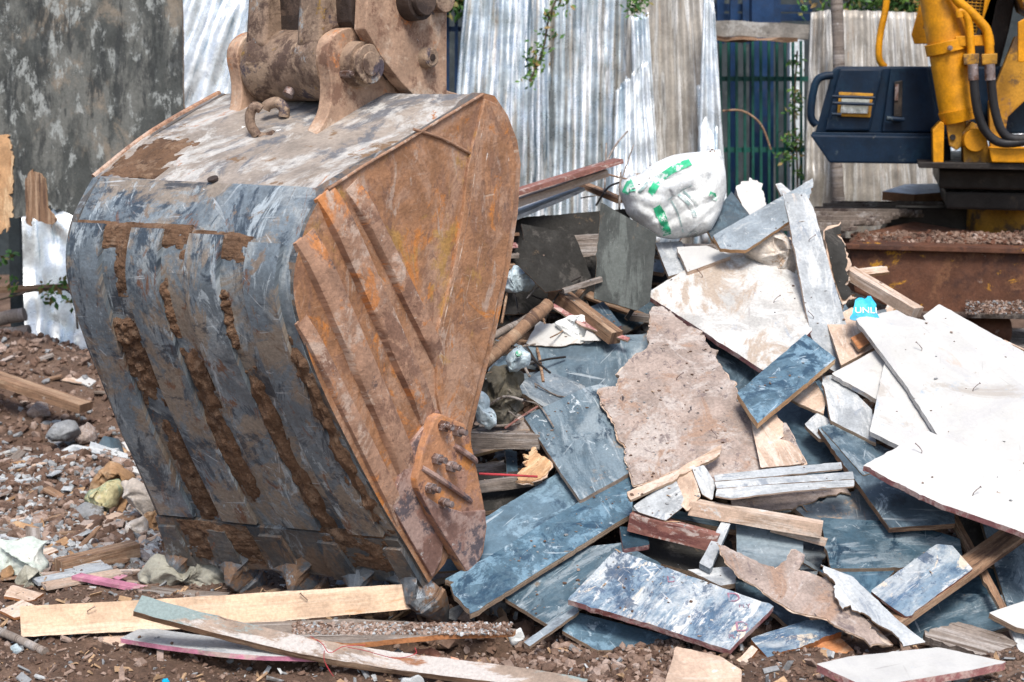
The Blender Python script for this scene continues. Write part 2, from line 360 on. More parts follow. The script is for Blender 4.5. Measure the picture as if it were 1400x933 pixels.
# weld beads
def bead(pts, r=.008):
    mb = MB(); P = catmull([RP(*p)+NR*.016 for p in pts], 8)
    P = [p+Vector((nz((i, 3, 1)), nz((i, 7, 1)), nz((i, 11, 1))))*.0025 for i, p in enumerate(P)]
    mb.tube(P, [r*(1+.25*nz((i*.7, 1, 2))) for i in range(len(P))], 8); mb.build('weld_seam', 'weld', bucket, smooth=True)
bead([(655, 165), (645, 215), (637, 270), (622, 350), (604, 420), (596, 460)], .007)
bead([(560, 177), (600, 190), (645, 214)], .0045); bead([(620, 372), (650, 384), (676, 400)], .006)
bead([(655, 129), (600, 162), (548, 194), (490, 228), (443, 259)], .0045)
# side cutter with bolts
cut = sp_poly([(603, 566), (636, 580), (644, 602), (652, 640), (662, 690), (666, 720), (661, 756), (645, 788), (636, 782), (612, 742), (590, 706), (572, 668), (570, 655), (580, 612), (594, 572)], .030, 'side_cutter', 'cutter', .006, base=.020, label='orange bolted cutter plate with pointed lower end')
for (x, y) in ((609, 582), (628, 589), (600, 627), (619, 637), (591, 667), (609, 687)):
    c = RP(x-6, y, .048); mb = MB()
    mb.tube([c, c+NR*.024], .0175, 6); mb.tube([c+NR*.02, c+NR*.046], .010, 12)
    b_ = mb.build('bolt', 'bolt', cut, smooth=True, bevel=.0015)
for a, b in (((578, 640), (645, 686)), ((622, 610), (652, 632))):
    A, B = RP(*a, .052), RP(*b, .052); mb = MB(); mb.tube(catmull([A-NR*.006, A.lerp(B, .3)+NR*.006, A.lerp(B, .8)+NR*.006, B-NR*.006], 5), .009, 8); mb.build('cutter_ridge', 'tipsteel', cut, smooth=True)
mb = MB(); mb.prism([RP(x, y, .0535) for x, y in ((573, 672), (600, 690), (632, 700), (664, 697), (665, 720), (660, 755), (645, 786), (637, 780), (612, 740), (590, 704))], -NR*.02); tag(mb.build('cutter_tip', 'tipsteel', cut, bevel=.004), 'pinkish grey worn lower end of the cutter')
# teeth --------------------------------------------------------------
Tt = [.985, .745, .49, .245, .035]
tipdir_px = [(282, 800), (368, 812), (450, 822), (530, 832), (606, 848)]
DT = G(607, 849, .004)-shp(NV-1.2, Tt[4])
for i, t in enumerate(Tt):
    P0 = shp(NV-1.2, t); n = shn(NV-2, min(.97, max(.03, t)))
    tip = P0+DT*(1, .97, 1.02, .98, 1)[i]; d = (tip-P0); Lt = d.length; d.normalize()
    nn = (n - d*n.dot(d)).normalized(); sx = d.cross(nn).normalized()
    if sx.dot(NR) < 0: sx = -sx
    def ring(secs, extra=0.):
        vs, fs = [], []
        for (q, hl, hr, rw, rh, bk, of) in secs:
            p = P0+d*(q*Lt)+nn*of
            for (x, y) in ((-hl, -bk), (hr, -bk), (hr, .006), (rw*1.25+.004, rh*.72), (rw*.5+.004, rh), (-rw*.5+.004, rh), (-rw*1.25+.004, rh*.66), (-hl, .006)):
                jx = nz((p.x*40+x*30, p.y*40, p.z*40+y*20))*.003; vs.append(p+sx*(x+jx)+nn*(y+jx))
        m = 8
        for a in range(len(secs)-1):
            for k in range(m): fs.append((a*m+k, a*m+(k+1) % m, (a+1)*m+(k+1) % m, (a+1)*m+k))
        fs.append(tuple(range(m))); fs.append(tuple((len(secs)-1)*m+k for k in range(m)))
        return MB().add(vs, fs)
    L_, R_ = (.098, .088) if i < 4 else (.10, .030)
    if i == 0: L_ = .035
    ad = ring([(-.36, L_*.9, R_*.9, .030, -.012, .030, -.006), (-.08, L_*.97, R_*.97, .026, .030, .034, .010), (.04, L_*.66, R_*.66, .020, .056, .036, .012), (.15, .046, min(R_, .044), .015, .070, .036, .012), (.34, .046, .044, .016, .064, .034, .010), (.46, .042, .040, .015, .056, .032, .008)])
    ao = fixn(ad.build('adapter', 'tooth', bucket, smooth=False, bevel=.002))
    tt = ring([(.38, .050, .048, .020, .056, .036, .008), (.44, .056, .054, .022, .062, .038, .008), (.60, .054, .050, .016, .048, .030, .006), (.80, .040, .036, .011, .030, .020, .002), (1.0, .020, .016, .006, .010, .008, 0)])
    to = fixn(tt.build('tooth', 'tooth', bucket, smooth=False, bevel=.002))
# ears ----------------------------------------------------------------
TR, TL = -.34*BW0, -.79*BW0
ear_px = [(425, 196), (440, 172), (451, 148), (453, 112), (447, 74), (455, 50), (476, 38), (500, 44), (520, 69), (560, 101), (600, 120), (640, 132), (610, 155), (500, 195)]
earR = catmull([RP(*p, TR) for p in ear_px[:12]], 3)+[RP(*p, TR) for p in ear_px[12:]]
for i, sh in enumerate((0, TL-TR)):
    mb = MB(); mb.prism([p+NR*sh for p in earR], -NR*.052)
    e = mb.build('ear_plate', 'ear', bucket, smooth=True, bevel=.004)
PC = RP(487, 88, TR)
mb = MB(); mb.tube([PC-NR*.02, PC+NR*.036], [.072, .066], 28); mb.tube([PC+NR*.034, PC+NR*.060], .052, 28); mb.tube([PC+NR*.056, PC+NR*.062], [.060, .058], 28); mb.tube([PC+NR*.06, PC+NR*.066], .036, 24)
mb.build('pin_boss', 'arm', bucket, smooth=True, bevel=.002)
c = RP(468, 101, TR); mb = MB(); mb.tube([c, c+NR*.035], .013, 6); mb.tube([c+NR*.03, c+NR*.045], .008, 10); mb.build('lock_bolt', 'bolt', bucket, smooth=True)
PC2 = PC+NR*(TL-TR); mb = MB(); mb.tube([PC2-NR*.10, PC2+NR*.01], [.068, .072], 28); mb.build('pin_boss', 'arm', bucket, smooth=True)
# lifting hooks on the top plate
def top_pt(px, py):   # point of the top plate under this pixel
    n = shn(8, .5); return PL(px, py, shp(8, .5), n)
for pts, rr in (([(352, 186), (343, 172), (342, 156), (349, 146), (357, 150)], .015), ([(388, 160), (388, 148), (378, 140), (366, 144), (362, 150)], .017)):
    base = top_pt(*pts[0]); P = [base]+[PL(x, y, base, Vector((0, 1, 0))) for x, y in pts[1:]]
    mb = MB(); mb.tube(catmull(P, 5), rr, 10)
    if rr < .016: mb.tube(catmull([base, PL(362, 188, base, Vector((0, .6, .8))), PL(375, 184, base, Vector((0, .6, .8)))], 4), .014, 8)
    mb.build('lifting_hook', 'arm', bucket, smooth=True)
# small round drain hole rim
hp = top_pt(291, 245); hn = shn(10, .5); mb = MB(); mb.tube([hp-hn*.002, hp+hn*.0035], .016, 16); mb.build('drain_plug', 'brown_steel', bucket)
# long top edge bar on far edge of the top plate
mb = MB(); P = [LC[i]+ZZ*.002 for i in range(0, 17, 2)]; mb.tube(P, .009, 8); mb.build('edge_bead', 'side2', bucket, smooth=True)

# ================================================================== THE ARM
arm = thing('excavator_stick', PC-NR*.2, 'rusty excavator arm end pinned between the bucket ears, covered in dried grease and mud', 'excavator arm')
A0, A1 = TR-.045, TL+.004           # inner faces of the ears
Pm = lambda px, py, off: RP(px, py, off)
bossC = RP(487, 88, TR)
b0, b1 = bossC-NR*(.050), bossC+NR*(TL-TR+.012)
mb = MB(); n = 9
mb.tube([b0.lerp(b1, k/n) for k in range(n+1)], [.118, .122, .112, .110, .111, .110, .112, .112, .126, .118], 32)
boss = mb.build('pin_barrel', 'arm', arm, smooth=True)
g = b0.lerp(b1, .45)-U_*.08-ZZ*.075; mb = MB(); mb.tube([g, g-U_*.014-ZZ*.018], .017, 12); mb.build('grease_plug', 'bolt', boss, smooth=True)
UPL = 1.0
def leg(f0, f1, flare):
    mb = MB(); a, b = b0.lerp(b1, f0), b0.lerp(b1, f1); rows = []
    H = [0, .06, .12, .2, .3, .45, .8]
    for k, h in enumerate(H):
        q = 1-min(1, h/.3); fw = .104-.02*sst(0, .4, h); bw = .11
        fa = a+NR*flare*q*q*0; sh = U_*(.04*h)
        rows.append([fa-U_*fw*(1 if h > 0 else .35)+ZZ*h+sh, b-U_*fw*(1 if h > 0 else .35)+ZZ*h+sh, b+U_*(bw+.12*h)+ZZ*h+sh, fa+U_*(bw+.12*h)+ZZ*h+sh])
    vs = [p for r_ in rows for p in r_]; fs = []
    for i in range(len(rows)-1):
        for k in range(4): fs.append((i*4+k, i*4+(k+1) % 4, (i+1)*4+(k+1) % 4, (i+1)*4+k))
    fs += [(0, 1, 2, 3), tuple((len(rows)-1)*4+k for k in range(4))]
    mb.add(vs, fs); return fixn(mb.build('arm_leg', 'arm', arm, smooth=True, bevel=.012))
leg(0., .30, .0); leg(.72, .98, 0)
mb = MB(); rows = []
q0, q1 = b0.lerp(b1, .26), b0.lerp(b1, .76)
mb.box((q0+q1)/2+U_*.03+ZZ*.42, (q1-q0), U_*.12, ZZ*.85); mb.build('arm_web', 'brown_steel', arm)
# bucket link and its cheek plates behind the arm
LK = thing('bucket_link', RP(560, 60, TR+.02), 'dark bucket link with tan cheek plate and round pin sleeve, behind the right ear', 'excavator linkage')
ck = [(505, -70), (611, -70), (611, 150), (585, 150), (548, 112), (520, 75), (500, 40)]
for off in (TR+.035+.03, TL-.03):
    mb = MB(); mb.prism([RP(x, y, off)+U_*.0 for x, y in ck], -NR*.05); o = mb.build('cheek_plate', 'ear', LK, bevel=.004)
mb = MB(); a = RP(500, 20, TR); mb.prism([RP(x, y, TR+.01) for x, y in ((474, -70), (520, -70), (560, 110), (530, 110), (480, 30))], NR*(TL-TR)); mb.build('link_body', 'brown_steel', LK, bevel=.006)
c = RP(581, 79, TR+.065); mb = MB(); mb.tube([c-NR*.02, c+NR*.030], [.034, .030], 20); mb.tube([c+NR*.028, c+NR*.032], .026, 20); s_ = mb.build('pin_sleeve', 'arm', LK, smooth=True, bevel=.002)
mb = MB(); mb.tube([c+NR*.030, c+NR*.0345], .011, 12); mb.build('sleeve_bore', 'brown_steel', s_)
c = RP(560, 2, TR+.065); mb = MB(); mb.tube([c-NR*.05, c+NR*.05], [.062, .058], 24); mb.tube([c+NR*.05, c+NR*.07], .045, 20); mb.build('link_pin', 'brown_steel', LK, smooth=True, bevel=.003)
c = RP(596, -2, TR+.065); mb = MB(); mb.tube([c-NR*.05, c+NR*.04], .045, 20); mb.build('link_pin', 'arm', LK, smooth=True, bevel=.003)
# ================================================================== MATERIALS OF THE PLACE
M['soil'] = mk('brown_soil', (.105, .066, .047), [((.20, .135, .10), 3, .54, .08), ((.06, .038, .028), 6, .56, .06), ((.30, .24, .20), 22, .64, .03), ((.42, .40, .38), 60, .70, .02)], coord='Object', rough=.95, bump=1., bscale=45)
M['clod'] = mk('soil_clod', (.13, .08, .058), [((.22, .15, .115), 5, .55, .08), ((.07, .045, .035), 7, .6, .05)], coord='Object', rough=.95, bump=.6, bscale=70)
M['clodp'] = mk('pale_clod', (.29, .21, .17), [((.38, .30, .26), 5, .55, .08)], coord='Object', rough=.95, bump=.6, bscale=70)
M['chipw'] = mk('plaster_chip', (.43, .45, .46), [((.30, .31, .33), 9, .58, .05)], coord='Object', rough=.9, bump=.4)
M['chipg'] = mk('grey_chip', (.24, .25, .26), [((.15, .14, .13), 9, .58, .05)], coord='Object', rough=.9, bump=.4)
M['woodchip'] = mk('wood_splinter', (.42, .28, .17), [((.25, .16, .10), 9, .58, .05)], coord='Object', rough=.9, bump=.3)
zl = [((.95, .96, .97), 3, .545, .03, (6, .22, 1), .5), ((.46, .42, .36), 2.2, .56, .04, (7, .3, 1), .5, .9), ((.10, .15, .19), 2.6, .58, .03, (6, .28, 1), .4, .85), ((.20, .14, .10), 9, .68, .03, (1, 1, 1), .5, .7)]
M['zinc'] = mk('galvanised_sheet', (.47, .53, .56), zl, rough=.34, metal=.7, bump=.12, bscale=12, spec=.5)
M['zinc_glare'] = mk('sun_glare_galvanised_sheet', (.66, .70, .72), [((.30, .38, .44), 3, .56, .04, (5, .3, 1)), ((.35, .33, .3), 8, .68, .03)], rough=.36, metal=.6, bump=.15, bscale=12, spec=.5)  # paler copy of the zinc, sun glare put into the colour
M['zinct'] = mk('tan_galvanised_sheet', (.33, .305, .27), [((.68, .68, .66), 3, .54, .04, (7, .3, 1), .4), ((.17, .16, .15), 3, .58, .03, (7, .3, 1), .4, .8), ((.40, .30, .22), 4, .61, .04, (5, .3, 1), .4)], rough=.5, metal=.3, bump=.15, bscale=12)
M['blackply'] = mk('weathered_black_plywood', (.06, .066, .064), [
    ((.15, .155, .145), 5, .50, .09, (.6, 1.4, 1), .2, .85), ((.24, .20, .155), 2.4, .56, .07, (.8, 1, 1), .4, .75), ((.32, .345, .34), 10, .57, .05, (.7, 1.2, 1), .3, .85), ((.03, .034, .036), 6, .57, .05, (.4, 1.8, 1), .3, .8), ((.42, .36, .28), 26, .70, .02)], coord='UV', rough=.75, bump=.2)
M['rawwood'] = mk('raw_split_wood', (.50, .30, .16), [((.62, .44, .27), 5, .53, .06, (.4, 3, 1), .4), ((.28, .14, .07), 7, .60, .04, (.4, 4, 1), .5)], rough=.85, bump=.6, bscale=20, bst=(.4, 4, 1))
M['oldwood'] = mk('grey_old_timber', (.22, .185, .16), [((.34, .31, .29), 5, .54, .06, (.3, 4, 1), .4), ((.10, .075, .06), 7, .57, .05, (.3, 5, 1), .5), ((.40, .38, .37), 14, .64, .04)], rough=.85, bump=.6, bscale=18, bst=(.3, 5, 1))
M['brownwood'] = mk('brown_dirty_timber', (.24, .145, .09), [((.36, .25, .17), 5, .54, .06, (.3, 4, 1), .4), ((.11, .065, .045), 6, .57, .05, (.3, 4, 1), .5), ((.42, .38, .35), 14, .66, .04)], rough=.85, bump=.5, bscale=18, bst=(.3, 5, 1))
M['greenbar'] = mk('dark_green_paint', (.012, .085, .070), [((.02, .04, .04), 9, .6, .05)], coord='Object', rough=.5, bump=.1)
M['bluepaint'] = mk('blue_paint', (.010, .035, .095), [((.02, .035, .08), 7, .58, .05)], coord='Object', rough=.5, bump=.1)
M['concrete'] = mk('dirty_concrete', (.24, .225, .205), [((.40, .39, .37), 6, .56, .06), ((.10, .09, .08), 7, .58, .05), ((.28, .15, .10), 5, .62, .04)], coord='Object', rough=.9, bump=.5)
M['whitewall'] = mk('pale_wall', (.70, .76, .80), [((.5, .55, .6), 3, .6, .06)], coord='Object', rough=.8, bump=.1)
M['darkwall'] = mk('dark_wall', (.035, .045, .05), [((.07, .08, .08), 3, .58, .06)], coord='Object', rough=.9, bump=.2)
M['leaf'] = mk('leaf', (.05, .13, .03), [((.12, .22, .04), 4, .52, .06), ((.02, .06, .02), 5, .58, .05)], coord='Object', rough=.55, bump=0)
M['leaf2'] = mk('dry_leaf', (.16, .15, .05), [((.26, .17, .06), 4, .52, .06)], coord='Object', rough=.6, bump=0)
M['bark'] = mk('bark', (.10, .075, .055), [((.2, .16, .13), 8, .56, .05)], coord='Object', rough=.9, bump=.6)
M['orangewood2'] = mk('brown_slab_edge', (.3, .16, .09), [], rough=.9)
# ================================================================== GROUND
def pile(x, y):
    """height of the soil and rubble core"""
    yp = 6.62-1.0*sst(1.0, 1.75, x); 
    s = .5*(min(y, yp)-4.45)-.22
    s *= 1 - sst(yp+.05, yp+1.0, y)
    s *= sst(-.75, -.05, x) if y > 4.9 else sst(-.35, .25, x)
    s *= 1 - sst(3.4, 4.6, x)
    return max(0, s)
def hgt(x, y):
    h = pile(x, y)
    h += .34*math.exp(-((x+2.75)/.7)**2-((y-8.1)/.75)**2)+.16*math.exp(-((x+1.9)/.5)**2-((y-7.7)/.5)**2)
    h += .10*math.exp(-((x+1.75)/.35)**2-((y-6.4)/.3)**2)
    near = sst(3.0, 3.6, y)*(1-sst(10, 14, y))*sst(-5, -4, x)*(1-sst(4.5, 5.5, x))
    a = noise.fractal(Vector((x*1.3, y*1.3, 1.7)), 1., 2., 3)*.035
    b = noise.fractal(Vector((x*9, y*9, 4.2)), .9, 2., 4)*.016
    pit = -.13*math.exp(-((x+.22)/.30)**4-((y-4.52)/.10)**2)
    return h + a*near + b*near + pit*near
def axis(lo, hi, d, far):
    a = list(np.arange(lo, hi, d)); s = d; x = lo; L = []
    while x > -far: s *= 1.35; x -= s; L.append(x)
    s = d; x = a[-1]; Rr = []
    while x < far: s *= 1.35; x += s; Rr.append(x)
    return L[::-1]+a+Rr
XS, YS = axis(-3.4, 3.2, .022, 400), axis(3.7, 9.6, .022, 500)
gv = [(x, y, hgt(x, y)) for y in YS for x in XS]; nx = len(XS)
gf = [(j*nx+i, j*nx+i+1, (j+1)*nx+i+1, (j+1)*nx+i) for j in range(len(YS)-1) for i in range(nx-1)]
gr = mesh('ground', gv, gf, 'soil', smooth=True, loc=Vector((0, 0, 0))); tag(gr, 'brown churned soil covering the whole yard', None, None, 'structure')
# ---- loose rubble (nobody could count it)
rng = np.random.default_rng(5)
ICO_V = np.array([[0, 0, 1], [.9, 0, .4], [.28, .85, .4], [-.72, .52, .4], [-.72, -.52, .4], [.28, -.85, .4], [.72, .52, -.4], [-.28, .85, -.4], [-.9, 0, -.4], [-.28, -.85, -.4], [.72, -.52, -.4], [0, 0, -1]])
ICO_F = np.array([[0, 1, 2], [0, 2, 3], [0, 3, 4], [0, 4, 5], [0, 5, 1], [1, 6, 2], [2, 7, 3], [3, 8, 4], [4, 9, 5], [5, 10, 1], [6, 7, 2], [7, 8, 3], [8, 9, 4], [9, 10, 5], [10, 6, 1], [11, 7, 6], [11, 8, 7], [11, 9, 8], [11, 10, 9], [11, 6, 10]])
RUBN = 0
def rubble(name, n, sampler, smin, smax, mats, wts, label, flat=.7, chip=False, pw=2.2):
    V, F, MI = [], [], []; base = 0
    for i in range(n):
        x, y = sampler()
        if y < 3.9: continue
        z = hgt(x, y); s = smin+(smax-smin)*rng.random()**pw
        if chip:
            v = np.array([[sx, sy, sz] for sx in (-1, 1) for sy in (-1, 1) for sz in (-1, 1)], float)
            v *= np.array([1, .15+.35*rng.random(), .06+.14*rng.random()])*(1+.16*rng.standard_normal((8, 1)))
            f = [(0, 1, 3, 2), (4, 6, 7, 5), (0, 4, 5, 1), (2, 3, 7, 6), (0, 2, 6, 4), (1, 5, 7, 3)]
        else:
            v = ICO_V*(1+.22*rng.standard_normal((12, 1)))*np.array([1, .6+.4*rng.random(), flat*(.6+.4*rng.random())]); f = ICO_F.tolist()
        q = rng.standard_normal(4); q[1:3] *= .35; q /= np.linalg.norm(q); a, b, c, d = q
        Rm = np.array([[1-2*(c*c+d*d), 2*(b*c-d*a), 2*(b*d+c*a)], [2*(b*c+d*a), 1-2*(b*b+d*d), 2*(c*d-b*a)], [2*(b*d-c*a), 2*(c*d+b*a), 1-2*(b*b+c*c)]])
        v = (v*s)@Rm.T+np.array([x, y, z+s*.25])
        V.append(v); F += [[k+base for k in ff] for ff in f]; base += len(v)
        MI += [int(rng.choice(len(mats), p=wts))]*len(f)
    V = np.concatenate(V)
    o = mesh(name, [tuple(p) for p in V], F, mats, mi=MI, loc=Vector((0, 0, 0))); return tag(o, label, None, None, 'stuff')
def samp_px(x0, x1, y0, y1):
    def f():
        p = G(x0+(x1-x0)*rng.random(), y0+(y1-y0)*rng.random()); return p.x, p.y
    return f
rubble('soil_clods', 15000, samp_px(-60, 1460, 700, 960), .002, .012, ['clod', 'clodp', 'chipg'], [.8, .14, .06], 'crumbly brown soil clods and grit spread over the ground')
rubble('soil_clods', 1300, samp_px(600, 1000, 850, 945), .006, .024, ['clod', 'clodp'], [.62, .38], 'larger pale brown clods at the foot of the debris pile')
rubble('soil_clods', 6500, samp_px(-60, 300, 515, 735), .004, .034, ['clod', 'clodp', 'chipg'], [.72, .20, .08], 'brown clods heaped in front of the far fence on the left', pw=3)
rubble('plaster_rubble', 6000, samp_px(-40, 235, 640, 775), .002, .021, ['chipw', 'chipg', 'clodp', 'clod'], [.30, .30, .25, .15], 'pale grey broken plaster crumbs left of the bucket', flat=.8, pw=2.6)
rubble('wood_splinters', 3200, samp_px(-60, 1460, 640, 960), .005, .026, ['woodchip', 'chipw', 'chipg', 'clodp'], [.34, .16, .2, .3], 'thin splinters and chips scattered on the soil', chip=True, pw=3)
def samp_pile():
    x = -.5+3.6*rng.random(); y = 4.6+2.6*rng.random(); return x, y
rubble('pile_rubble', 7000, samp_pile, .006, .05, ['clod', 'clodp', 'chipg', 'chipw'], [.5, .2, .2, .1], 'dark soil and broken bits filling the gaps of the debris pile', pw=3)
rubble('pile_splinters', 4500, samp_pile, .006, .045, ['woodchip', 'brownwood', 'chipw', 'clod'], [.18, .36, .08, .38], 'splinters and shreds filling the gaps of the debris pile', chip=True, pw=2)

# ================================================================== FENCE OF SHEETS BEHIND
def sheet(name, px, y, waves, m_, label, cat='metal sheet', group='corrugated metal sheets of the fence', amp=.011, crumple=.02, tilt=.25, seed=1., jag=0., th=.002):
    """px: four picture corners bottom-left, bottom-right, top-right, top-left; leans back by tilt"""
    ys = y if isinstance(y, (tuple, list)) else (y, y, y+tilt, y+tilt)
    a, b, c, d = [Y(p[0], p[1], yy) for p, yy in zip(px, ys)]
    nu, nv_ = waves*8, 36; vs, fs, uvs, U2 = [], [], [], []
    n = (b-a).cross(d-a).normalized(); n = n if n.y < 0 else -n
    wd, ht = (b-a).length, (d-a).length
    for j in range(nv_+1):
        q = j/nv_
        for i in range(nu+1):
            t = i/nu; p = a.lerp(b, t).lerp(d.lerp(c, t), q)
            w_ = math.sin((t+.02*nz((t*4, seed, q*.8)))*waves*2*math.pi); w_ = math.copysign(abs(w_)**.8, w_)*(1+.5*nz((t*waves*.9, seed, q*1.5)))
            cr = noise.fractal(Vector((t*wd*2.2+seed, q*ht*1.4, seed)), 1, 2, 3)+.22*max(0, nz((t*wd*9+seed, q*ht*7, seed))-.15)*4
            k = amp*(1-.5*sst(.1, .6, abs(cr)))*w_ + crumple*cr
            if jag and j == nv_: p = p+(d-a).normalized()*nz((t*14, seed, 3))*jag
            if jag and j == 0: p = p+(d-a).normalized()*nz((t*11, seed, 7))*jag
            vs.append(p+n*k); U2.append((t*wd+seed, q*ht))
    m = nu+1
    for j in range(nv_):
        for i in range(nu):
            q_ = (j*m+i, j*m+i+1, (j+1)*m+i+1, (j+1)*m+i); fs.append(q_); uvs.append([U2[k] for k in q_])
    o = mesh(name, vs, fs, m_, None, None, uvs, True); so = o.modifiers.new('thickness', 'SOLIDIFY'); so.thickness = th
    return tag(o, label, cat, group)
F = 'corrugated_sheet'
sheet(F, [(250, 330), (420, 330), (470, -60), (255, -60)], 9.3, 7, 'zinc', 'crinkled shiny sheet seen between the black board and the arm, its ridges running straight behind', amp=.012, crumple=.05, seed=4)
sheet(F, [(165, 190), (300, 235), (380, -45), (262, -95)], (8.9, 8.9, 9.1, 9.1), 5, 'zinc_glare', 'crinkled shiny sheet with slanting ridges beside the top right corner of the black board', amp=.014, crumple=.06, seed=9, tilt=.2)
sheet(F, [(34, 492), (128, 500), (120, 285), (22, 300)], 8.9, 3, 'zinc_glare', 'crumpled bright sheet low behind the bucket, left, under the black board', amp=.01, crumple=.10, seed=14, jag=.08)
sheet(F, [(600, 400), (752, 400), (748, -60), (640, -60)], 9.15, 7, 'zinc', 'blue-grey sheet next to the dark gap behind the bucket, ridges fanning out', seed=21, crumple=.03)
sheet(F, [(730, 400), (868, 400), (872, -60), (738, -60)], 9.25, 7, 'zinc', 'streaky sheet behind the hanging vine, middle of the fence', seed=31, crumple=.03)
sheet(F, [(845, 400), (1000, 400), (965, -60), (860, -60)], 9.15, 7, 'zinct', 'beige streaked sheet behind the white sack', seed=41, crumple=.025)
sheet(F, [(832, 330), (905, 330), (885, 82), (842, 122)], 8.95, 4, 'zinc_glare', 'shorter sheet piece whitened for sun glare, leaning left above the white sack', seed=51, crumple=.035, jag=.10)
sheet(F, [(872, 330), (906, 330), (886, 18), (862, 22)], 9.02, 2, 'zinc_glare', 'narrow strip whitened for sun glare, above the shorter white sheet piece', seed=57, crumple=.02, jag=.05)
sheet(F, [(948, 340), (998, 345), (975, 0), (962, -10)], 8.92, 2, 'zinc_glare', 'white strip ending the sheets beside the green barred gate', seed=61, crumple=.03, jag=.03)
sheet(F, [(960, 330), (985, 330), (978, 118), (952, 118)], 8.86, 1, 'zinc_glare', 'small torn white strip in front of the sheets, right above the sack', seed=63, crumple=.05, jag=.08)
sheet(F, [(1092, 420), (1150, 420), (1140, 12), (1108, 18)], 9.3, 3, 'zinct', 'twisted narrow sheet right of the barred gate, left of the wooden post', seed=71, crumple=.07)
sheet(F, [(1146, 420), (1300, 420), (1262, 18), (1150, 14)], 9.35, 7, 'zinct', 'tan sheet behind the blue engine cover and the yellow handrail', seed=81, crumple=.02)
sheet(F, [(1180, 420), (1420, 420), (1420, 150), (1190, 170)], 9.6, 12, 'zinc', 'grey sheet seen low under the blue engine cover', seed=91, crumple=.02)
def beam(name, a, b, wd, hd, m_, label, cat, group=None, parent=None, bev=.003, jit=0):
    """rectangular bar between two points; wd across (horizontal), hd vertical"""
    a, b = Vector(a), Vector(b); d = (b-a).normalized(); s = d.cross(ZZ)
    s = s.normalized() if s.length > .1 else Vector((1, 0, 0)); u = s.cross(d).normalized()
    mb = MB(); L = (b-a).length; n = max(2, int(L/.05)); vs, fs, uvs = [], [], []
    for i in range(n+1):
        p = a.lerp(b, i/n)
        for k, (x, y) in enumerate(((-1, -1), (1, -1), (1, 1), (-1, 1))):
            jx = nz((p.x*9+k*5, p.y*9, p.z*9))*jit; vs.append(p+s*(x*wd/2+jx)+u*(y*hd/2+jx))
    per = [0, wd, wd+hd, 2*wd+hd, 2*wd+2*hd]
    for i in range(n):
        for k in range(4):
            fs.append((i*4+k, i*4+(k+1) % 4, (i+1)*4+(k+1) % 4, (i+1)*4+k)); uvs.append([(i*L/n, per[k]), (i*L/n, per[k+1]), ((i+1)*L/n, per[k+1]), ((i+1)*L/n, per[k])])
    fs += [(3, 2, 1, 0), tuple(n*4+k for k in range(4))]; uvs += [[(0, 0), (0, wd), (hd, wd), (hd, 0)]]*2
    mb.add(vs, fs, 0, uvs); o = fixn(mb.build(name, m_, parent))
    if not parent: tag(o, label, cat, group)
    return o
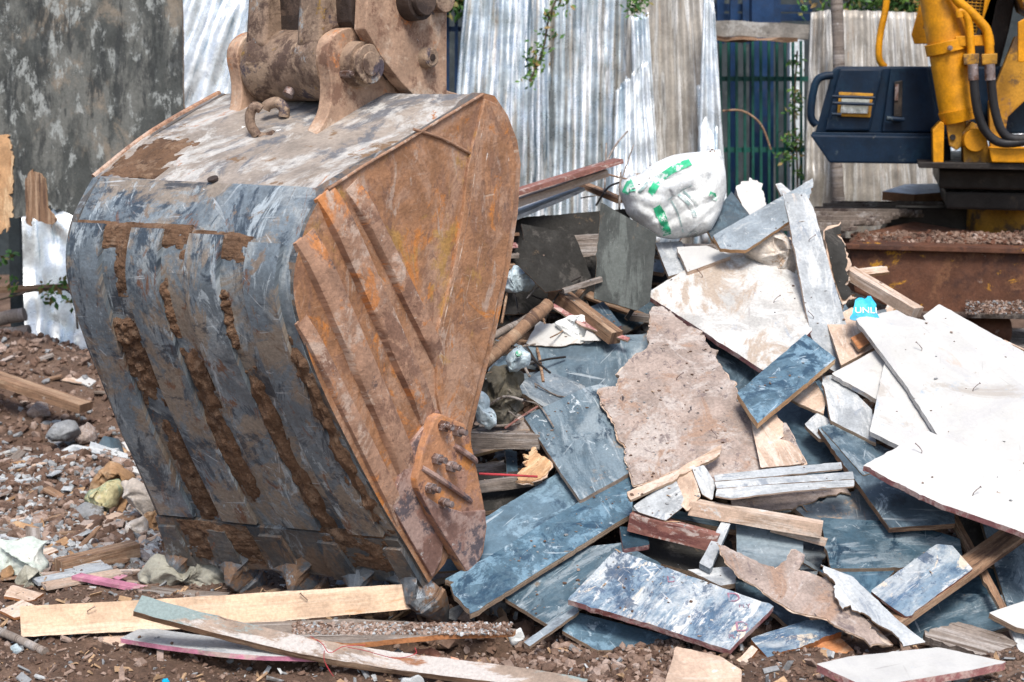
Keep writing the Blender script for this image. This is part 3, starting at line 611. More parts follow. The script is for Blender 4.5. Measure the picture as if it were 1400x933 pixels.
# black board with torn lower corner
def slab_px(name, px, y, th, mats, label, cat, group=None, tilt=0., jit=.004, torn=None, step=.03, parent=None):
    n = Vector((0, -1, tilt)).normalized(); p0 = Y(px[0][0], px[0][1], y)
    return slab(name, [PL(a, b, p0, n) for a, b in px], n, th, mats, label, cat, group, jit, torn, step, parent)
def slab(name, pts, n, th, mats, label=None, cat=None, group=None, jit=.003, torn=None, step=.03, parent=None, tj=.014, plies=None):
    """flat board: outline points in a plane with normal n (towards the viewer), thickness th behind; chipped or torn edges"""
    n = n.normalized(); N_ = len(pts)
    el = [(pts[(i+1) % N_]-pts[i]).length for i in range(N_)]
    k = max(range(N_), key=lambda i: el[i]); u = (pts[(k+1) % N_]-pts[k]).normalized(); v = n.cross(u)
    torn = torn or (); P = []
    for i in range(N_):
        a, b = pts[i], pts[(i+1) % N_]; e = (b-a); L = e.length; d = e.normalized(); s = d.cross(n)
        tr = i in torn; m = max(1, int(L/(step*.25 if tr else step*.6)))
        ch = min(L*.2, .0015+.007*abs(nz((a.x*91, a.y*77, a.z*83)))) if (jit and not tr) else 0
        rr = random.Random(int(abs(a.x*7919+a.y*104729+a.z*1299709)*100)); ar, sp = 0., 0.
        pe = pts[i]-pts[i-1]; pe.normalize(); cb = min(.2*(pts[i]-pts[i-1]).length, ch*(.4+abs(nz((a.x*31, a.y*57, 3)))*2))
        for j in range(m):
            p = a+e*(j/m); jj = (tj if tr else jit)
            if j == 0 and ch: P.append(a-pe*cb); P.append(a-pe*cb*.45+d*ch*.5-((a-pe*cb*.5+d*ch*.5)-a)*.1); p = a+d*ch
            if j > 0 or tr:
                ar = .82*ar+rr.gauss(0, .22); sp = sp*.5+(rr.uniform(.4, 1.8)*rr.choice((1, 1, -1)) if rr.random() < .06 else 0)
                r_ = (ar+sp if tr else .5*nz((p.x*60, p.y*60, p.z*60))+.35*ar-.9*max(0, nz((p.x*45, p.y*45, p.z*45+9))-.3)*4)+ (1.7*nz((p.x*13+3, p.y*13, p.z*13)) if tr else .4*nz((p.x*12, p.y*12, p.z*12)))
                p = p+s*jj*r_+(d*jj*.5*nz((p.x*80, p.y*80, p.z*80+5)) if tr else d*0)
            P.append(p)
    c = sum(P, Vector())/len(P); m = len(P)
    vs = P+[p-n*th for p in P]; fs = [tuple(range(m)), tuple(range(m, 2*m))[::-1]]
    uvs = [[((p-c).dot(u), (p-c).dot(v)) for p in P]]; uvs.append(uvs[0][::-1]); mi = [0, 0]; acc = 0.
    for i in range(m):
        j = (i+1) % m; L = (P[j]-P[i]).length
        fs.append((i, m+i, m+j, j)); uvs.append([(acc, 0), (acc, th), (acc+L, th), (acc+L, 0)]); acc += L; mi.append(1)
    mats = list(mats) if isinstance(mats, (list, tuple)) else [mats, 'plyedge']
    o = mesh(name, vs, fs, mats, parent, mi, uvs); fixn(o)
    if label and parent is None: tag(o, label, cat, group)
    if plies:   # torn plies: wider ragged layers showing under the face
        for q, (grow, dz) in enumerate(plies):
            PP = [c+(p-c)*1.0 + ((p-c).normalized())*(grow*(.5+.9*nz((p.x*35+q*9, p.y*35, p.z*35)))) - n*dz for p in P]
            vs2 = PP+[p-n*th*.25 for p in PP]; uv2 = [[((p-c).dot(v), (p-c).dot(u)) for p in PP]]; uv2.append(uv2[0][::-1])
            f2 = [tuple(range(m)), tuple(range(m, 2*m))[::-1]]
            for i in range(m): j = (i+1) % m; f2.append((i, m+i, m+j, j)); uv2.append([(0, 0), (0, .003), (.01, .003), (.01, 0)])
            fixn(mesh('torn_ply', vs2, f2, 'tanply' if 'tanply' in M else 'rawwood', o, None, uv2))
    return o
M['plyedge'] = mk('plywood_edge', (.36, .25, .17), [((.50, .39, .29), 3, .52, .05, (.6, 90, 1)), ((.20, .12, .08), 4, .58, .05, (.6, 80, 1)), ((.12, .08, .06), 20, .64, .04)], rough=.9, bump=.5, bscale=6, bst=(.6, 60, 1))
bb = slab_px('black_board', [(-60, -60), (247, -60), (250, 60), (251, 330), (160, 330), (128, 318), (110, 296), (66, 282), (38, 296), (-60, 300)], 7.7, .03, ['blackply', 'plyedge'], 'tall weathered black plywood hoarding board standing far left', 'plywood board', jit=.004, torn=(4, 5, 6, 7, 8))
slab_px('torn_wood', [(34, 246), (44, 232), (62, 244), (66, 290), (78, 300), (70, 312), (48, 300), (36, 306)], 7.69, .012, ['brownwood', 'rawwood'], None, None, parent=bb, torn=(0, 1, 3, 4, 5, 6))
slab_px('torn_wood', [(-20, 186), (14, 184), (18, 296), (8, 318), (-20, 306)], 7.69, .012, ['rawwood', 'rawwood'], None, None, parent=bb, torn=(1, 2, 3))
beam('timber_post', Y(27, 560, 8.6), Y(20, 285, 8.6), .06, .05, 'darkwall', 'dark upright post under the torn end of the black board', 'post')
beam('timber_batten', Y(-20, 397, 8.5), Y(108, 392, 8.5), .03, .035, 'brownwood', 'brown horizontal batten crossing the crumpled sheet at far left', 'batten')
for a, b, w_, l in (((-30, 440), (34, 430), .05, 'upper grey log at the far left edge below the black board'), ((-30, 462), (40, 456), .06, 'lower thick grey log at the far left edge'), ((-30, 500), (80, 506), .06, 'dark pipe-like log lying along the top of the soil heap')):
    mb = MB(); A, B = Y(*a, 8.3), Y(*b, 8.3); P = [A.lerp(B, k/8)+Vector((0, 0, .01*nz((k, 3, w_*90)))) for k in range(9)]; mb.tube(P, w_*.75, 12); tag(mb.build('log', 'oldwood', smooth=True), l, 'log')
# dark gap with blue bars left of the sheets
gate = thing('barred_gate', Y(622, 420, 9.8), 'narrow dark blue barred gate in the gap just right of the excavator arm', 'gate')
for x in (612, 624, 634):
    beam('bar', Y(x, 420, 9.8), Y(x, -60, 9.8), .02, .02, 'bluepaint', None, None, parent=gate)
beam('rail', Y(606, 40, 9.82), Y(640, 40, 9.82), .02, .03, 'bluepaint', None, None, parent=gate)
# green barred fence with concrete beam
gf_ = thing('barred_fence', Y(1045, 420, 9.9), 'dark green barred fence panel under the concrete beam, middle distance', 'fence')
for i in range(11):
    x = 986+i*11; beam('bar', Y(x, 420, 9.9), Y(x-1, 56, 9.9), .016, .016, 'greenbar', None, None, parent=gf_)
for y_ in (108, 205): beam('rail', Y(970, y_, 9.93), Y(1105, y_, 9.93), .016, .03, 'greenbar', None, None, parent=gf_)
beam('blue_column', Y(1041, 420, 10.3), Y(1041, -60, 10.3), .14, .12, 'bluepaint', 'thick blue column behind the green barred fence', 'column')
beam('blue_column', Y(1003, 420, 10.8), Y(1003, -60, 10.8), .05, .05, 'bluepaint', 'thin blue post left of the thick blue column', 'column')
beam('white_column', Y(1088, 420, 10.2), Y(1088, 50, 10.2), .09, .09, 'whitewall', 'white painted pillar at the right end of the barred fence', 'pillar')
cb = beam('concrete_beam', Y(966, 38, 9.7), Y(1104, 44, 9.7), .12, .085, 'concrete', 'dirty horizontal concrete beam over the green barred fence', 'beam', jit=.012)
beam('broken_tile_rim', Y(966, 52, 9.64), Y(1090, 56, 9.64), .03, .02, 'brownwood', None, None, parent=cb, jit=.02)
bs = thing('blue_frame', Y(1010, 10, 11), 'blue steel frame above and behind the concrete beam', 'steel frame')
for a, b in (((960, 10), (1110, 12)), ((960, -20), (1110, -20)), ((975, 24), (1110, 24))): beam('rail', Y(*a, 11.), Y(*b, 11.), .03, .05, 'bluepaint', None, None, parent=bs)
for x in (985, 1020, 1062): beam('upright', Y(x, 60, 10.94), Y(x, -50, 10.94), .05, .03, 'bluepaint', None, None, parent=bs)
P = [Y(x, y, 9.3) for x, y in ((1146, 440), (1148, 300), (1143, 200), (1147, 90), (1141, -50))]
mb = MB(); mb.tube(catmull(P, 4), [.034+.005*nz((k*.6, 4, 4)) for k in range(17)], 12); tag(mb.build('wooden_post', 'oldwood', smooth=True), 'crooked round wooden post between the narrow sheet and the tan sheet', 'post')
wp = Y(1120, 260, 9.2); mb = MB(); mb.tube(catmull([Y(x, y, 9.1) for x, y in ((988, 152), (1015, 152), (1040, 170), (1054, 205))], 5), .006, 8); tag(mb.build('bent_wire', 'brownwood', smooth=True), 'rusty wire hoop bending in front of the green barred fence', 'wire')
# things farther back
slab_px('pale_hut', [(1165, 300), (1320, 300), (1320, 40), (1232, 40), (1165, 200)], 10.6, 1.2, ['whitewall', 'whitewall'], 'pale blue-white hut wall behind the yellow machine', 'hut', jit=0)
slab_px('back_wall', [(-900, 480), (2300, 480), (2300, -260), (-900, -260)], 14., .2, ['darkwall', 'darkwall'], 'dark shed wall far behind the fences', 'wall', jit=0, step=20)
wn = Vector((0, -.15, 1)).normalized(); slab('white_slab', [PL(x, y, Y(1240, 258, 8.9), wn) for x, y in ((1206, 262), (1238, 252), (1300, 251), (1305, 262), (1250, 266))], wn, .05, ['whitewall', 'orangewood2'], 'white slab with brown edge lying behind the crawler track', 'slab')
# foliage
def leaves(name, centers, n, sz, mats, label, cat, group=None, twigs=None):
    root = thing(name, centers[0][0], label, cat, group); vs, fs, mi = [], [], []
    for i in range(n):
        c, r = centers[i % len(centers)]
        p = Vector(c)+Vector((random.gauss(0, 1), random.gauss(0, 1), random.gauss(0, 1)))*r*.5
        a = Vector((random.gauss(0, 1), random.gauss(0, 1), random.gauss(0, 1)-.5)).normalized(); b = a.orthogonal().normalized(); s = sz*(.6+.8*random.random()); k = len(vs)
        vs += [p, p+a*s*.5+b*s*.28+a.cross(b)*s*.06, p+a*s, p+a*s*.5-b*s*.28+a.cross(b)*s*.06]; fs.append((k, k+1, k+2, k+3)); mi.append(random.choices(range(len(mats)), [.8]+[.2]*(len(mats)-1))[0])
    mesh('crown' if cat == 'tree' else 'leaves', vs, fs, mats, root, mi)
    for tw in twigs or []:
        mb = MB(); mb.tube(catmull([Vector(p) for p in tw], 4), .006 if cat != 'tree' else [.09*(1-.6*k/(4*(len(tw)-1))) for k in range(4*(len(tw)-1)+1)], 8); mb.build('stem' if cat != 'tree' else 'trunk', 'bark', root, smooth=True)
    return root
leaves('leafy_tree', [(Y(x, y, 10.8), .35) for x, y in ((1170, -20), (1210, -8), (1250, 0), (1278, -10), (1262, 38), (1235, -50), (1190, -60), (1290, -50))], 5200, .05, ['leaf', 'leaf2'], 'green tree crown showing over the tan sheet top right', 'tree', twigs=[[Y(1235, 540, 11), Y(1230, 200, 11), Y(1225, -40, 11)]])
leaves('leafy_tree', [(Y(x, y, 9.7), .10) for x, y in ((618, 0), (640, -8), (660, -20), (700, -6), (712, -16), (690, -40))], 900, .05, ['leaf', 'leaf2'], 'sprig of green leaves hanging in at the top beside the arm', 'tree', twigs=[[Y(560, 520, 10.3), Y(570, 100, 10.3), Y(620, -40, 9.8), Y(700, -30, 9.7)]])
leaves('hanging_vine', [(Y(x, y, 8.95), .05) for x, y in ((752, 20), (750, 45), (742, 65), (728, 80), (722, 105), (735, 82), (770, 0), (870, -5), (868, 12), (873, 2))], 330, .035, ['leaf', 'leaf2'], 'thin vine with small leaves hanging over the fence sheets', 'vine', twigs=[[Y(775, -30, 8.95), Y(752, 20, 8.95), Y(742, 70, 8.95), Y(724, 112, 8.95)], [Y(865, -30, 8.95), Y(870, 14, 8.95)]])
leaves('creeper', [(Y(x, y, 9.75), .05) for x, y in ((1088, 85), (1090, 130), (1085, 150), (1080, 185), (1092, 200), (1075, 215), (1095, 235))], 260, .035, ['leaf', 'leaf2'], 'creeper with small dark leaves climbing the white pillar', 'creeper', twigs=[[Y(1092, 420, 9.75), Y(1090, 230, 9.75), Y(1086, 150, 9.75), Y(1090, 70, 9.75)]])
leaves('weed', [(Y(x, y, 8.4), .05) for x, y in ((62, 395), (85, 388), (100, 412), (10, 350), (14, 385), (70, 405))], 90, .04, ['leaf', 'leaf2'], 'bright green weed growing across the crumpled sheet far left', 'weed', twigs=[[Y(0, 410, 8.4), Y(60, 395, 8.4), Y(98, 402, 8.4), Y(106, 450, 8.4)]])
# ================================================================== THE PILE OF BOARDS
M['blueply'] = mk('blue_form_plywood', (.050, .092, .125), [
    ((.105, .16, .20), 6, .54, .09, (.5, 1.3, 1), .4), ((.25, .30, .335), 8, .575, .06, (.35, 1.6, 1), .5, .8), ((.20, .25, .28), 3, .59, .07, (1, 1, 1), .4, .6), ((.012, .035, .06), 6, .58, .05, (1, 1, 1), .6), ((.40, .46, .50), 13, .64, .04, (1, 1, 1), .6), ((.55, .58, .6), 40, .67, .02), ((.20, .17, .14), 5, .64, .04)], rough=.5, bump=.14, spec=.5, rv=.22, scr=((.34, .40, .44), .68))
M['blueclean'] = mk('blue_film_plywood', (.062, .122, .172), [
    ((.13, .23, .31), 8, .54, .06, (1, 1, 1), .4), ((.02, .055, .095), 5, .56, .05, (1, 1, 1), .8), ((.27, .36, .43), 14, .61, .05, (1, 1, 1), .5), ((.30, .24, .19), 9, .68, .03)], rough=.45, bump=.12, spec=.5, rv=.18, scr=((.36, .44, .5), .69))
M['bluewhite'] = mk('cement_stained_blue_plywood', (.05, .10, .17), [
    ((.15, .22, .29), 8, .48, .08, (.6, 1.3, 1), .4), ((.42, .45, .465), 4.5, .52, .09, (.5, 1.5, 1), .4, .75), ((.58, .59, .58), 9, .575, .05, (.5, 1.7, 1), .4, .85), ((.52, .46, .38), 6, .59, .02, (.7, 1.5, 1), .7), ((.06, .10, .17), 15, .58, .03, (1, 1, 1), .5, .8), ((.04, .07, .12), 3.0, .57, .03, (1, 1, 1), .4, .85)], rough=.6, bump=.25, rv=.08, scr=((.6, .6, .6), .67))
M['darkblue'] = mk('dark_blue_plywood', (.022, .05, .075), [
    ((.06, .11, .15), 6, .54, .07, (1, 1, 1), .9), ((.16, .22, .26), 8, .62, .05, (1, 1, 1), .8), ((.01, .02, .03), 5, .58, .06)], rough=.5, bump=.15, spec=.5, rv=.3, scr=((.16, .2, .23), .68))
M['greyply'] = mk('grey_stained_plywood', (.17, .21, .245), [
    ((.30, .33, .35), 5, .53, .07, (.5, 1.5, 1), .8), ((.10, .13, .16), 6, .57, .05, (.5, 1.6, 1), .8), ((.46, .48, .49), 12, .62, .04), ((.34, .26, .20), 6, .64, .04, (1, 1, 1), .5), ((.06, .07, .09), 30, .68, .02)], rough=.65, bump=.25, rv=.2, scr=((.5, .52, .52), .67))
M['whiteply'] = mk('white_faced_board', (.50, .50, .485), [
    ((.44, .44, .445), 3, .56, .09, (1, 1, 1), .8, .7), ((.33, .29, .25), 2.4, .63, .06, (1, 1, 1), .6, .6), ((.48, .40, .34), 6, .65, .04, (.4, 1.6, 1), .7, .7), ((.22, .21, .20), 11, .69, .02, (.4, 1.4, 1), .5, .8), ((.34, .40, .46), 5, .64, .05)], rough=.55, bump=.10, var=.03, fine=.02, rv=.05, scr=((.34, .33, .32), .69))
M['paleply'] = mk('pale_cement_stained_board', (.46, .455, .44), [
    ((.56, .56, .55), 4, .52, .07, (1, .7, 1), .8), ((.36, .29, .23), 3.2, .555, .06, (.6, 1.5, 1), .6, .9), ((.28, .32, .38), 6, .62, .04, (.8, 1.2, 1), .8, .9), ((.16, .15, .15), 26, .68, .02, (.3, 1.5, 1))], rough=.7, bump=.2, scr=((.28, .26, .25), .675))
M['greywhite'] = mk('grey_white_board', (.33, .355, .375), [
    ((.47, .49, .50), 6, .52, .06, (.5, 1.6, 1), .8), ((.24, .27, .31), 7, .59, .05, (.6, 1.4, 1), .8), ((.46, .34, .25), 9, .64, .04, (.3, 2, 1), .5), ((.14, .14, .15), 30, .68, .02)], rough=.7, bump=.2)
M['spall'] = mk('torn_cement_crusted_board', (.31, .25, .22), [
    ((.40, .355, .33), 5, .53, .07, (1, 1, 1), .8), ((.30, .205, .155), 4, .57, .06, (1, 1, 1), .9), ((.52, .30, .21), 6, .65, .04, (.6, 1.4, 1), .8, .8), ((.15, .12, .12), 14, .585, .035, (1, 1, 1), .5, .8), ((.035, .03, .035), 22, .635, .02, (1, 1, 1), .8), ((.62, .58, .55), 24, .66, .03)], rough=.9, bump=.8, bscale=18, fine=.12)
M['tanply'] = mk('bare_tan_veneer', (.47, .35, .27), [
    ((.56, .47, .40), 5, .53, .06, (.4, 3, 1), .5), ((.33, .22, .15), 6, .60, .05, (.4, 3, 1), .5), ((.48, .25, .13), 4, .63, .04, (.5, 2, 1), .6), ((.60, .58, .55), 9, .64, .03)], rough=.8, bump=.3, bscale=18, bst=(.4, 5, 1))
M['cream'] = mk('fresh_cut_timber', (.60, .43, .30), [
    ((.70, .55, .41), 3, .52, .07, (.3, 2.5, 1), .5), ((.45, .24, .11), 3.0, .63, .05, (.5, 2, 1), .5, .8), ((.36, .22, .14), 9, .68, .03, (.2, 6, 1), .3), ((.16, .10, .07), 34, .71, .02, (.3, 3, 1)), ((.48, .36, .27), 20, .57, .08, (.12, 5, 1), .2, .5)], rough=.75, bump=.2, bscale=16, bst=(.2, 6, 1))
M['pinkedge'] = mk('red_painted_edge', (.34, .15, .15), [((.50, .36, .33), 12, .52, .06, (1, 1, 1), .5), ((.22, .08, .07), 9, .58, .05), ((.42, .26, .17), 14, .63, .04)], rough=.8, bump=.3)
M['redwood'] = mk('red_painted_beam', (.23, .105, .085), [((.46, .38, .35), 10, .55, .05, (.8, 1.2, 1), .8), ((.13, .05, .045), 6, .58, .05, (.5, 2, 1))], rough=.8, bump=.3)
M['orangewood'] = mk('orange_wood', (.46, .20, .085), [((.54, .33, .2), 8, .56, .05, (.4, 2, 1)), ((.3, .12, .05), 7, .6, .05)], rough=.8, bump=.4)
M['dullblack'] = mk('charred_and_shaded_board', (.028, .027, .025), [((.07, .065, .06), 7, .58, .06, (1, 1, 1), .6), ((.11, .08, .055), 5, .65, .04)], rough=.85, bump=.3)  # charred boards, and black fill for the deep shadow in the gaps
M['darkgreen'] = mk('dark_greenish_board', (.055, .062, .06), [((.11, .125, .12), 6, .54, .07, (.4, 1.6, 1), .8), ((.15, .11, .075), 5, .60, .05, (.4, 1.6, 1), .8), ((.22, .23, .22), 13, .66, .03)], rough=.7, bump=.2)
SN = Vector((0, -.447, .894))
def nrm(a=0, b=0):
    n = Vector(SN); a, b = R(a), R(b)
    n = Vector((n.x, n.y*math.cos(a)-n.z*math.sin(a), n.y*math.sin(a)+n.z*math.cos(a)))
    return Vector((n.x*math.cos(b)+n.z*math.sin(b), n.y, -n.x*math.sin(b)+n.z*math.cos(b))).normalized()
BASE = Vector((0, 4.45, 0))
def on_pile(px, py, lift): return PL(px, py, BASE+ZZ*lift, SN)
def bd(label, px, lift, m_, a=0, b=0, th=.018, edge='plyedge', name='plywood_board', cat='board', group='loose boards of the debris pile', **k):
    cx, cy = sum(p[0] for p in px)/len(px), sum(p[1] for p in px)/len(px)
    n = nrm(a, b); p0 = on_pile(cx, cy, lift)
    return slab(name, [PL(x, y, p0, n) for x, y in px], n, th, [m_, edge], label, cat, group, **k)
PK = dict(name='timber_plank', cat='plank', group='loose planks of the debris pile')
# ---- deep layer (partly hidden); its blackest boards carry the gaps' shadow in their colour
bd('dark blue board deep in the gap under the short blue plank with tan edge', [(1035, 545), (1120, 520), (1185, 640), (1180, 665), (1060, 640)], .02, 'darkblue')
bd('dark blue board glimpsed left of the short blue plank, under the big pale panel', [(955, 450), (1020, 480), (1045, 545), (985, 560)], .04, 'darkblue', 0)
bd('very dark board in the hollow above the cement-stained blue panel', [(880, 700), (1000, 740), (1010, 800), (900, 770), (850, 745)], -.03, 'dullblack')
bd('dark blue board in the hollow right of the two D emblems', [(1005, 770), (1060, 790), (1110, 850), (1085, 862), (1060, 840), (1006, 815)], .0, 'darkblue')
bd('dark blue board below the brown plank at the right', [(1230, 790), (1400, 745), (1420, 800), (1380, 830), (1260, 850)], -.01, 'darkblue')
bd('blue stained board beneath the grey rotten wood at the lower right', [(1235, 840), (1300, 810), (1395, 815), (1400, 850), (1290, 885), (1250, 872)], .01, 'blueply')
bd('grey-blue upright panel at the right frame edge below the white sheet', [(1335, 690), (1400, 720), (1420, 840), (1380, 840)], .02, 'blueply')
bd('board coloured dark for the shadow under the pink-edged white sheet', [(1290, 690), (1440, 720), (1440, 790), (1330, 770)], .0, 'dullblack')  # added board, its black colour stands for the shadow beneath the sheet
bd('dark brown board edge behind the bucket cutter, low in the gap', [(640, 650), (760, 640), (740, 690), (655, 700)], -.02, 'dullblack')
bd('grey board with torn side beneath the three grey strips', [(1080, 690), (1180, 668), (1215, 700), (1190, 720), (1110, 715)], .045, 'greyply', torn=(0,))
bd('tan cracked veneer sheet just under the three grey strips', [(1000, 672), (1120, 655), (1165, 668), (1090, 695), (1050, 702), (1000, 690)], .06, 'spall', th=.006, torn=(2, 3))
# ---- left middle
bd('long blue plank against the bucket cutter, upper of the pair', [(640, 722), (765, 645), (793, 684), (672, 768), (630, 790)], .055, 'blueclean', th=.02, **PK)
bd('long blue plank with thick tan edge, lower of the pair, touching the bucket tip', [(608, 792), (672, 759), (792, 686), (850, 648), (866, 652), (864, 702), (640, 842)], .085, 'blueclean', th=.022, torn=(6,), **PK)
bd('blue board sliding from under the long blue plank, with faint white lines', [(690, 818), (800, 748), (850, 742), (905, 772), (790, 832), (752, 856)], .04, 'blueply', th=.016)
bd('low blue board with a straight white line at the foot of the pile', [(768, 862), (785, 836), (900, 866), (920, 872), (858, 889), (817, 889)], .02, 'blueclean', th=.014, a=-4)
bd('narrow grey stick leaning out over the soil at the foot of the pile', [(716, 878), (788, 828), (792, 836), (724, 884)], .06, 'greyply', th=.012, name='stick', cat='stick')
bd('blue board behind the torn cement-crusted board, upper left of the pile', [(719, 469), (800, 461), (886, 457), (905, 560), (800, 562), (745, 512)], .05, 'blueply', a=6)
bd('small grey-blue square board left of the torn cement-crusted board', [(703, 530), (742, 505), (800, 528), (790, 560), (744, 557)], .07, 'greyply', a=3)
bd('square blue-grey board streaked white with its corner pointing down', [(716, 570), (800, 530), (826, 524), (872, 640), (793, 684)], .115, 'blueply', a=2, edge='tanply')
bd('big torn cement-crusted tan board in the middle of the pile', [(893, 419), (918, 424), (945, 446), (962, 458), (978, 488), (1000, 520), (1033, 572), (1075, 578), (1102, 632), (1030, 668), (980, 662), (940, 645), (866, 664), (858, 632), (836, 578), (820, 532), (846, 530), (846, 506), (866, 490), (884, 478), (886, 446)], .150, 'spall', th=.014, a=4, name='torn_board', torn=(0, 1, 2, 3, 4, 5, 6, 9, 13, 14, 15, 16, 17, 18, 19, 20), tj=.009, step=.03, plies=((.008, .004),))
bd('pinkish veneer corner sticking out right of the torn tan board', [(1026, 572), (1060, 568), (1101, 634), (1040, 640)], .158, 'tanply', th=.004, a=4, torn=(1,), name='veneer_sheet', cat='veneer')
bd('small dark blue block under the red painted beam', [(847, 720), (884, 724), (888, 745), (852, 751)], .06, 'darkblue', th=.02, edge='pinkedge', name='board_offcut', cat='offcut')
# splinters and veneers at the lower edge of the torn board
bd('long pale splinter lying over the lower edge of the torn tan board', [(856, 672), (930, 640), (987, 608), (985, 622), (925, 655), (862, 684)], .185, 'tanply', th=.010, name='splinter', cat='splinter', torn=(0, 3), tj=.006)
bd('white curled veneer piece under the long pale splinter', [(866, 692), (900, 668), (925, 658), (938, 690), (910, 712), (872, 700)], .155, 'greywhite', th=.004, a=12, name='veneer_sheet', cat='veneer')
bd('grey leaf-shaped veneer piece left of the three grey strips', [(946, 640), (962, 636), (978, 660), (974, 684), (960, 676)], .175, 'greywhite', th=.004, a=10, b=12, name='veneer_sheet', cat='veneer')
bd('tan veneer piece curling beside the leaf-shaped one', [(925, 650), (946, 640), (958, 678), (940, 700), (930, 690)], .165, 'tanply', th=.004, a=8, b=-10, name='veneer_sheet', cat='veneer')
for lab, px in (('upper one of the three thin grey strips', [(976, 650), (1060, 640), (1150, 632), (1152, 641), (1060, 651), (978, 658)]),
                ('middle one of the three thin grey strips', [(977, 659), (1070, 652), (1166, 645), (1168, 655), (1070, 661), (980, 668)]),
                ('lowest and widest of the three thin grey strips', [(980, 669), (1070, 662), (1168, 656), (1168, 665), (1070, 673), (1000, 682), (978, 678)])):
    bd(lab, px, .19, 'greywhite', th=.006, name='wood_strip', cat='strip', group='three thin grey strips', edge='tanply')
def bar(label, A, B, wd, hd, lift, m_, name='squared_timber', cat='beam', group='loose timber bars', jit=.004, liftB=None, mat2=None):
    a, b = on_pile(*A, lift), on_pile(*B, lift if liftB is None else liftB)
    return beam(name, a, b, wd, hd, m_, label, cat, group, jit=jit)
bar('red painted squared beam with pale underside, left of the tan beam', (862, 712), (982, 742), .05, .055, .10, 'redwood')
bar('tan squared beam below the three grey strips', (943, 693), (1124, 724), .05, .045, .135, 'tanply')
bar('thin tan lath just under the right end of the tan squared beam', (1055, 722), (1130, 742), .03, .02, .09, 'tanply', 'lath', 'lath')
bd('small pale stick standing below the tan squared beam', [(956, 770), (986, 714), (999, 716), (971, 778)], .12, 'greywhite', th=.02, name='stick', cat='stick', edge='greyply')
bd('pale short plank end below the small pale stick', [(940, 779), (1004, 775), (1006, 798), (985, 801)], .09, 'greywhite', th=.02, **PK)
bd('blue panel framed by the tan beam and the torn diagonal sheet', [(1006, 716), (1098, 733), (1098, 762), (1060, 790), (1008, 775)], .07, 'blueply')
# ---- bottom centre
d_board = bd('big blue panel covered in white cement, with two faint red D emblems', [(839, 754), (846, 753), (950, 790), (1058, 829), (998, 889), (885, 852), (776, 820)], .13, 'bluewhite', th=.020, edge='pinkedge', a=-2, name='stained_panel')
n_ = Vector((.05, -.40, .9)).normalized(); slab('plywood_board', [PL(x, y, G(968, 900, .09), n_) for x, y in ((924, 884), (986, 898), (1014, 916), (1012, 955), (903, 955))], n_, .02, ['tanply', 'plyedge'], 'pale tan board standing out of the soil at the bottom edge', 'board', 'loose boards of the debris pile')
bd('torn tan sheet running diagonally with ragged ends', [(983, 744), (1010, 756), (1060, 778), (1088, 752), (1098, 758), (1092, 778), (1130, 788), (1150, 812), (1216, 884), (1190, 884), (1130, 846), (1085, 836), (1050, 815), (1010, 790)], .15, 'spall', th=.008, torn=(0, 1, 2, 3, 4, 5, 6, 7, 8, 9, 12, 13), tj=.008, name='torn_sheet', cat='torn sheet', plies=((.006, .003),))
bd('flaky blue-white sheet lying across the torn tan sheet', [(1122, 772), (1165, 788), (1230, 850), (1266, 878), (1236, 884), (1190, 842), (1150, 832), (1140, 800)], .175, 'greywhite', th=.006, torn=(4, 5, 6, 7), tj=.010, name='torn_sheet', cat='torn sheet', a=2)
bd('reddish brown veneer strip below the torn tan sheet', [(1150, 832), (1190, 850), (1222, 882), (1206, 884), (1146, 846)], .12, 'tanply', th=.006, name='veneer_sheet', cat='veneer')
bd('short blue-white board with orange torn edge at the bottom', [(1026, 873), (1103, 848), (1146, 846), (1150, 864), (1110, 880), (1050, 900)], .085, 'bluewhite', th=.022, edge='orangewood', torn=(3, 4), tj=.006)
bd('orange brown wood chip next to the short blue-white board', [(1108, 880), (1144, 868), (1168, 890), (1130, 902)], .06, 'orangewood', th=.010, edge='orangewood', name='wood_chip', cat='wood chip')
bd('small tan wedge standing at the lower tip of the cement-stained panel', [(1004, 908), (1028, 882), (1036, 888), (1016, 914)], .09, 'tanply', th=.03, edge='orangewood', name='wedge', cat='wood wedge')
n_ = Vector((0, -.10, 1)).normalized(); slab('plywood_board', [PL(x, y, G(1250, 910, .075), n_) for x, y in ((1116, 908), (1160, 898), (1282, 885), (1376, 905), (1330, 916), (1186, 940))], n_, .022, ['whiteply', 'pinkedge'], 'white panel lying flat at the bottom right with rounded pink edge', 'board', 'loose boards of the debris pile')
bd('grey rotten splintered wood at the lower right', [(1265, 866), (1310, 850), (1372, 868), (1392, 880), (1366, 896), (1330, 890), (1300, 884)], .07, 'oldwood', th=.03, edge='oldwood', torn=(0, 4, 5, 6), name='rotten_plank', cat='plank')
bd('white board corner poking in at the right frame edge, low', [(1352, 838), (1400, 822), (1440, 825), (1440, 868), (1390, 858)], .12, 'whiteply', th=.02)
bd('narrow upright board under the white corner, right edge', [(1380, 858), (1410, 862), (1415, 905), (1398, 900)], .07, 'greywhite', th=.015, edge='tanply')
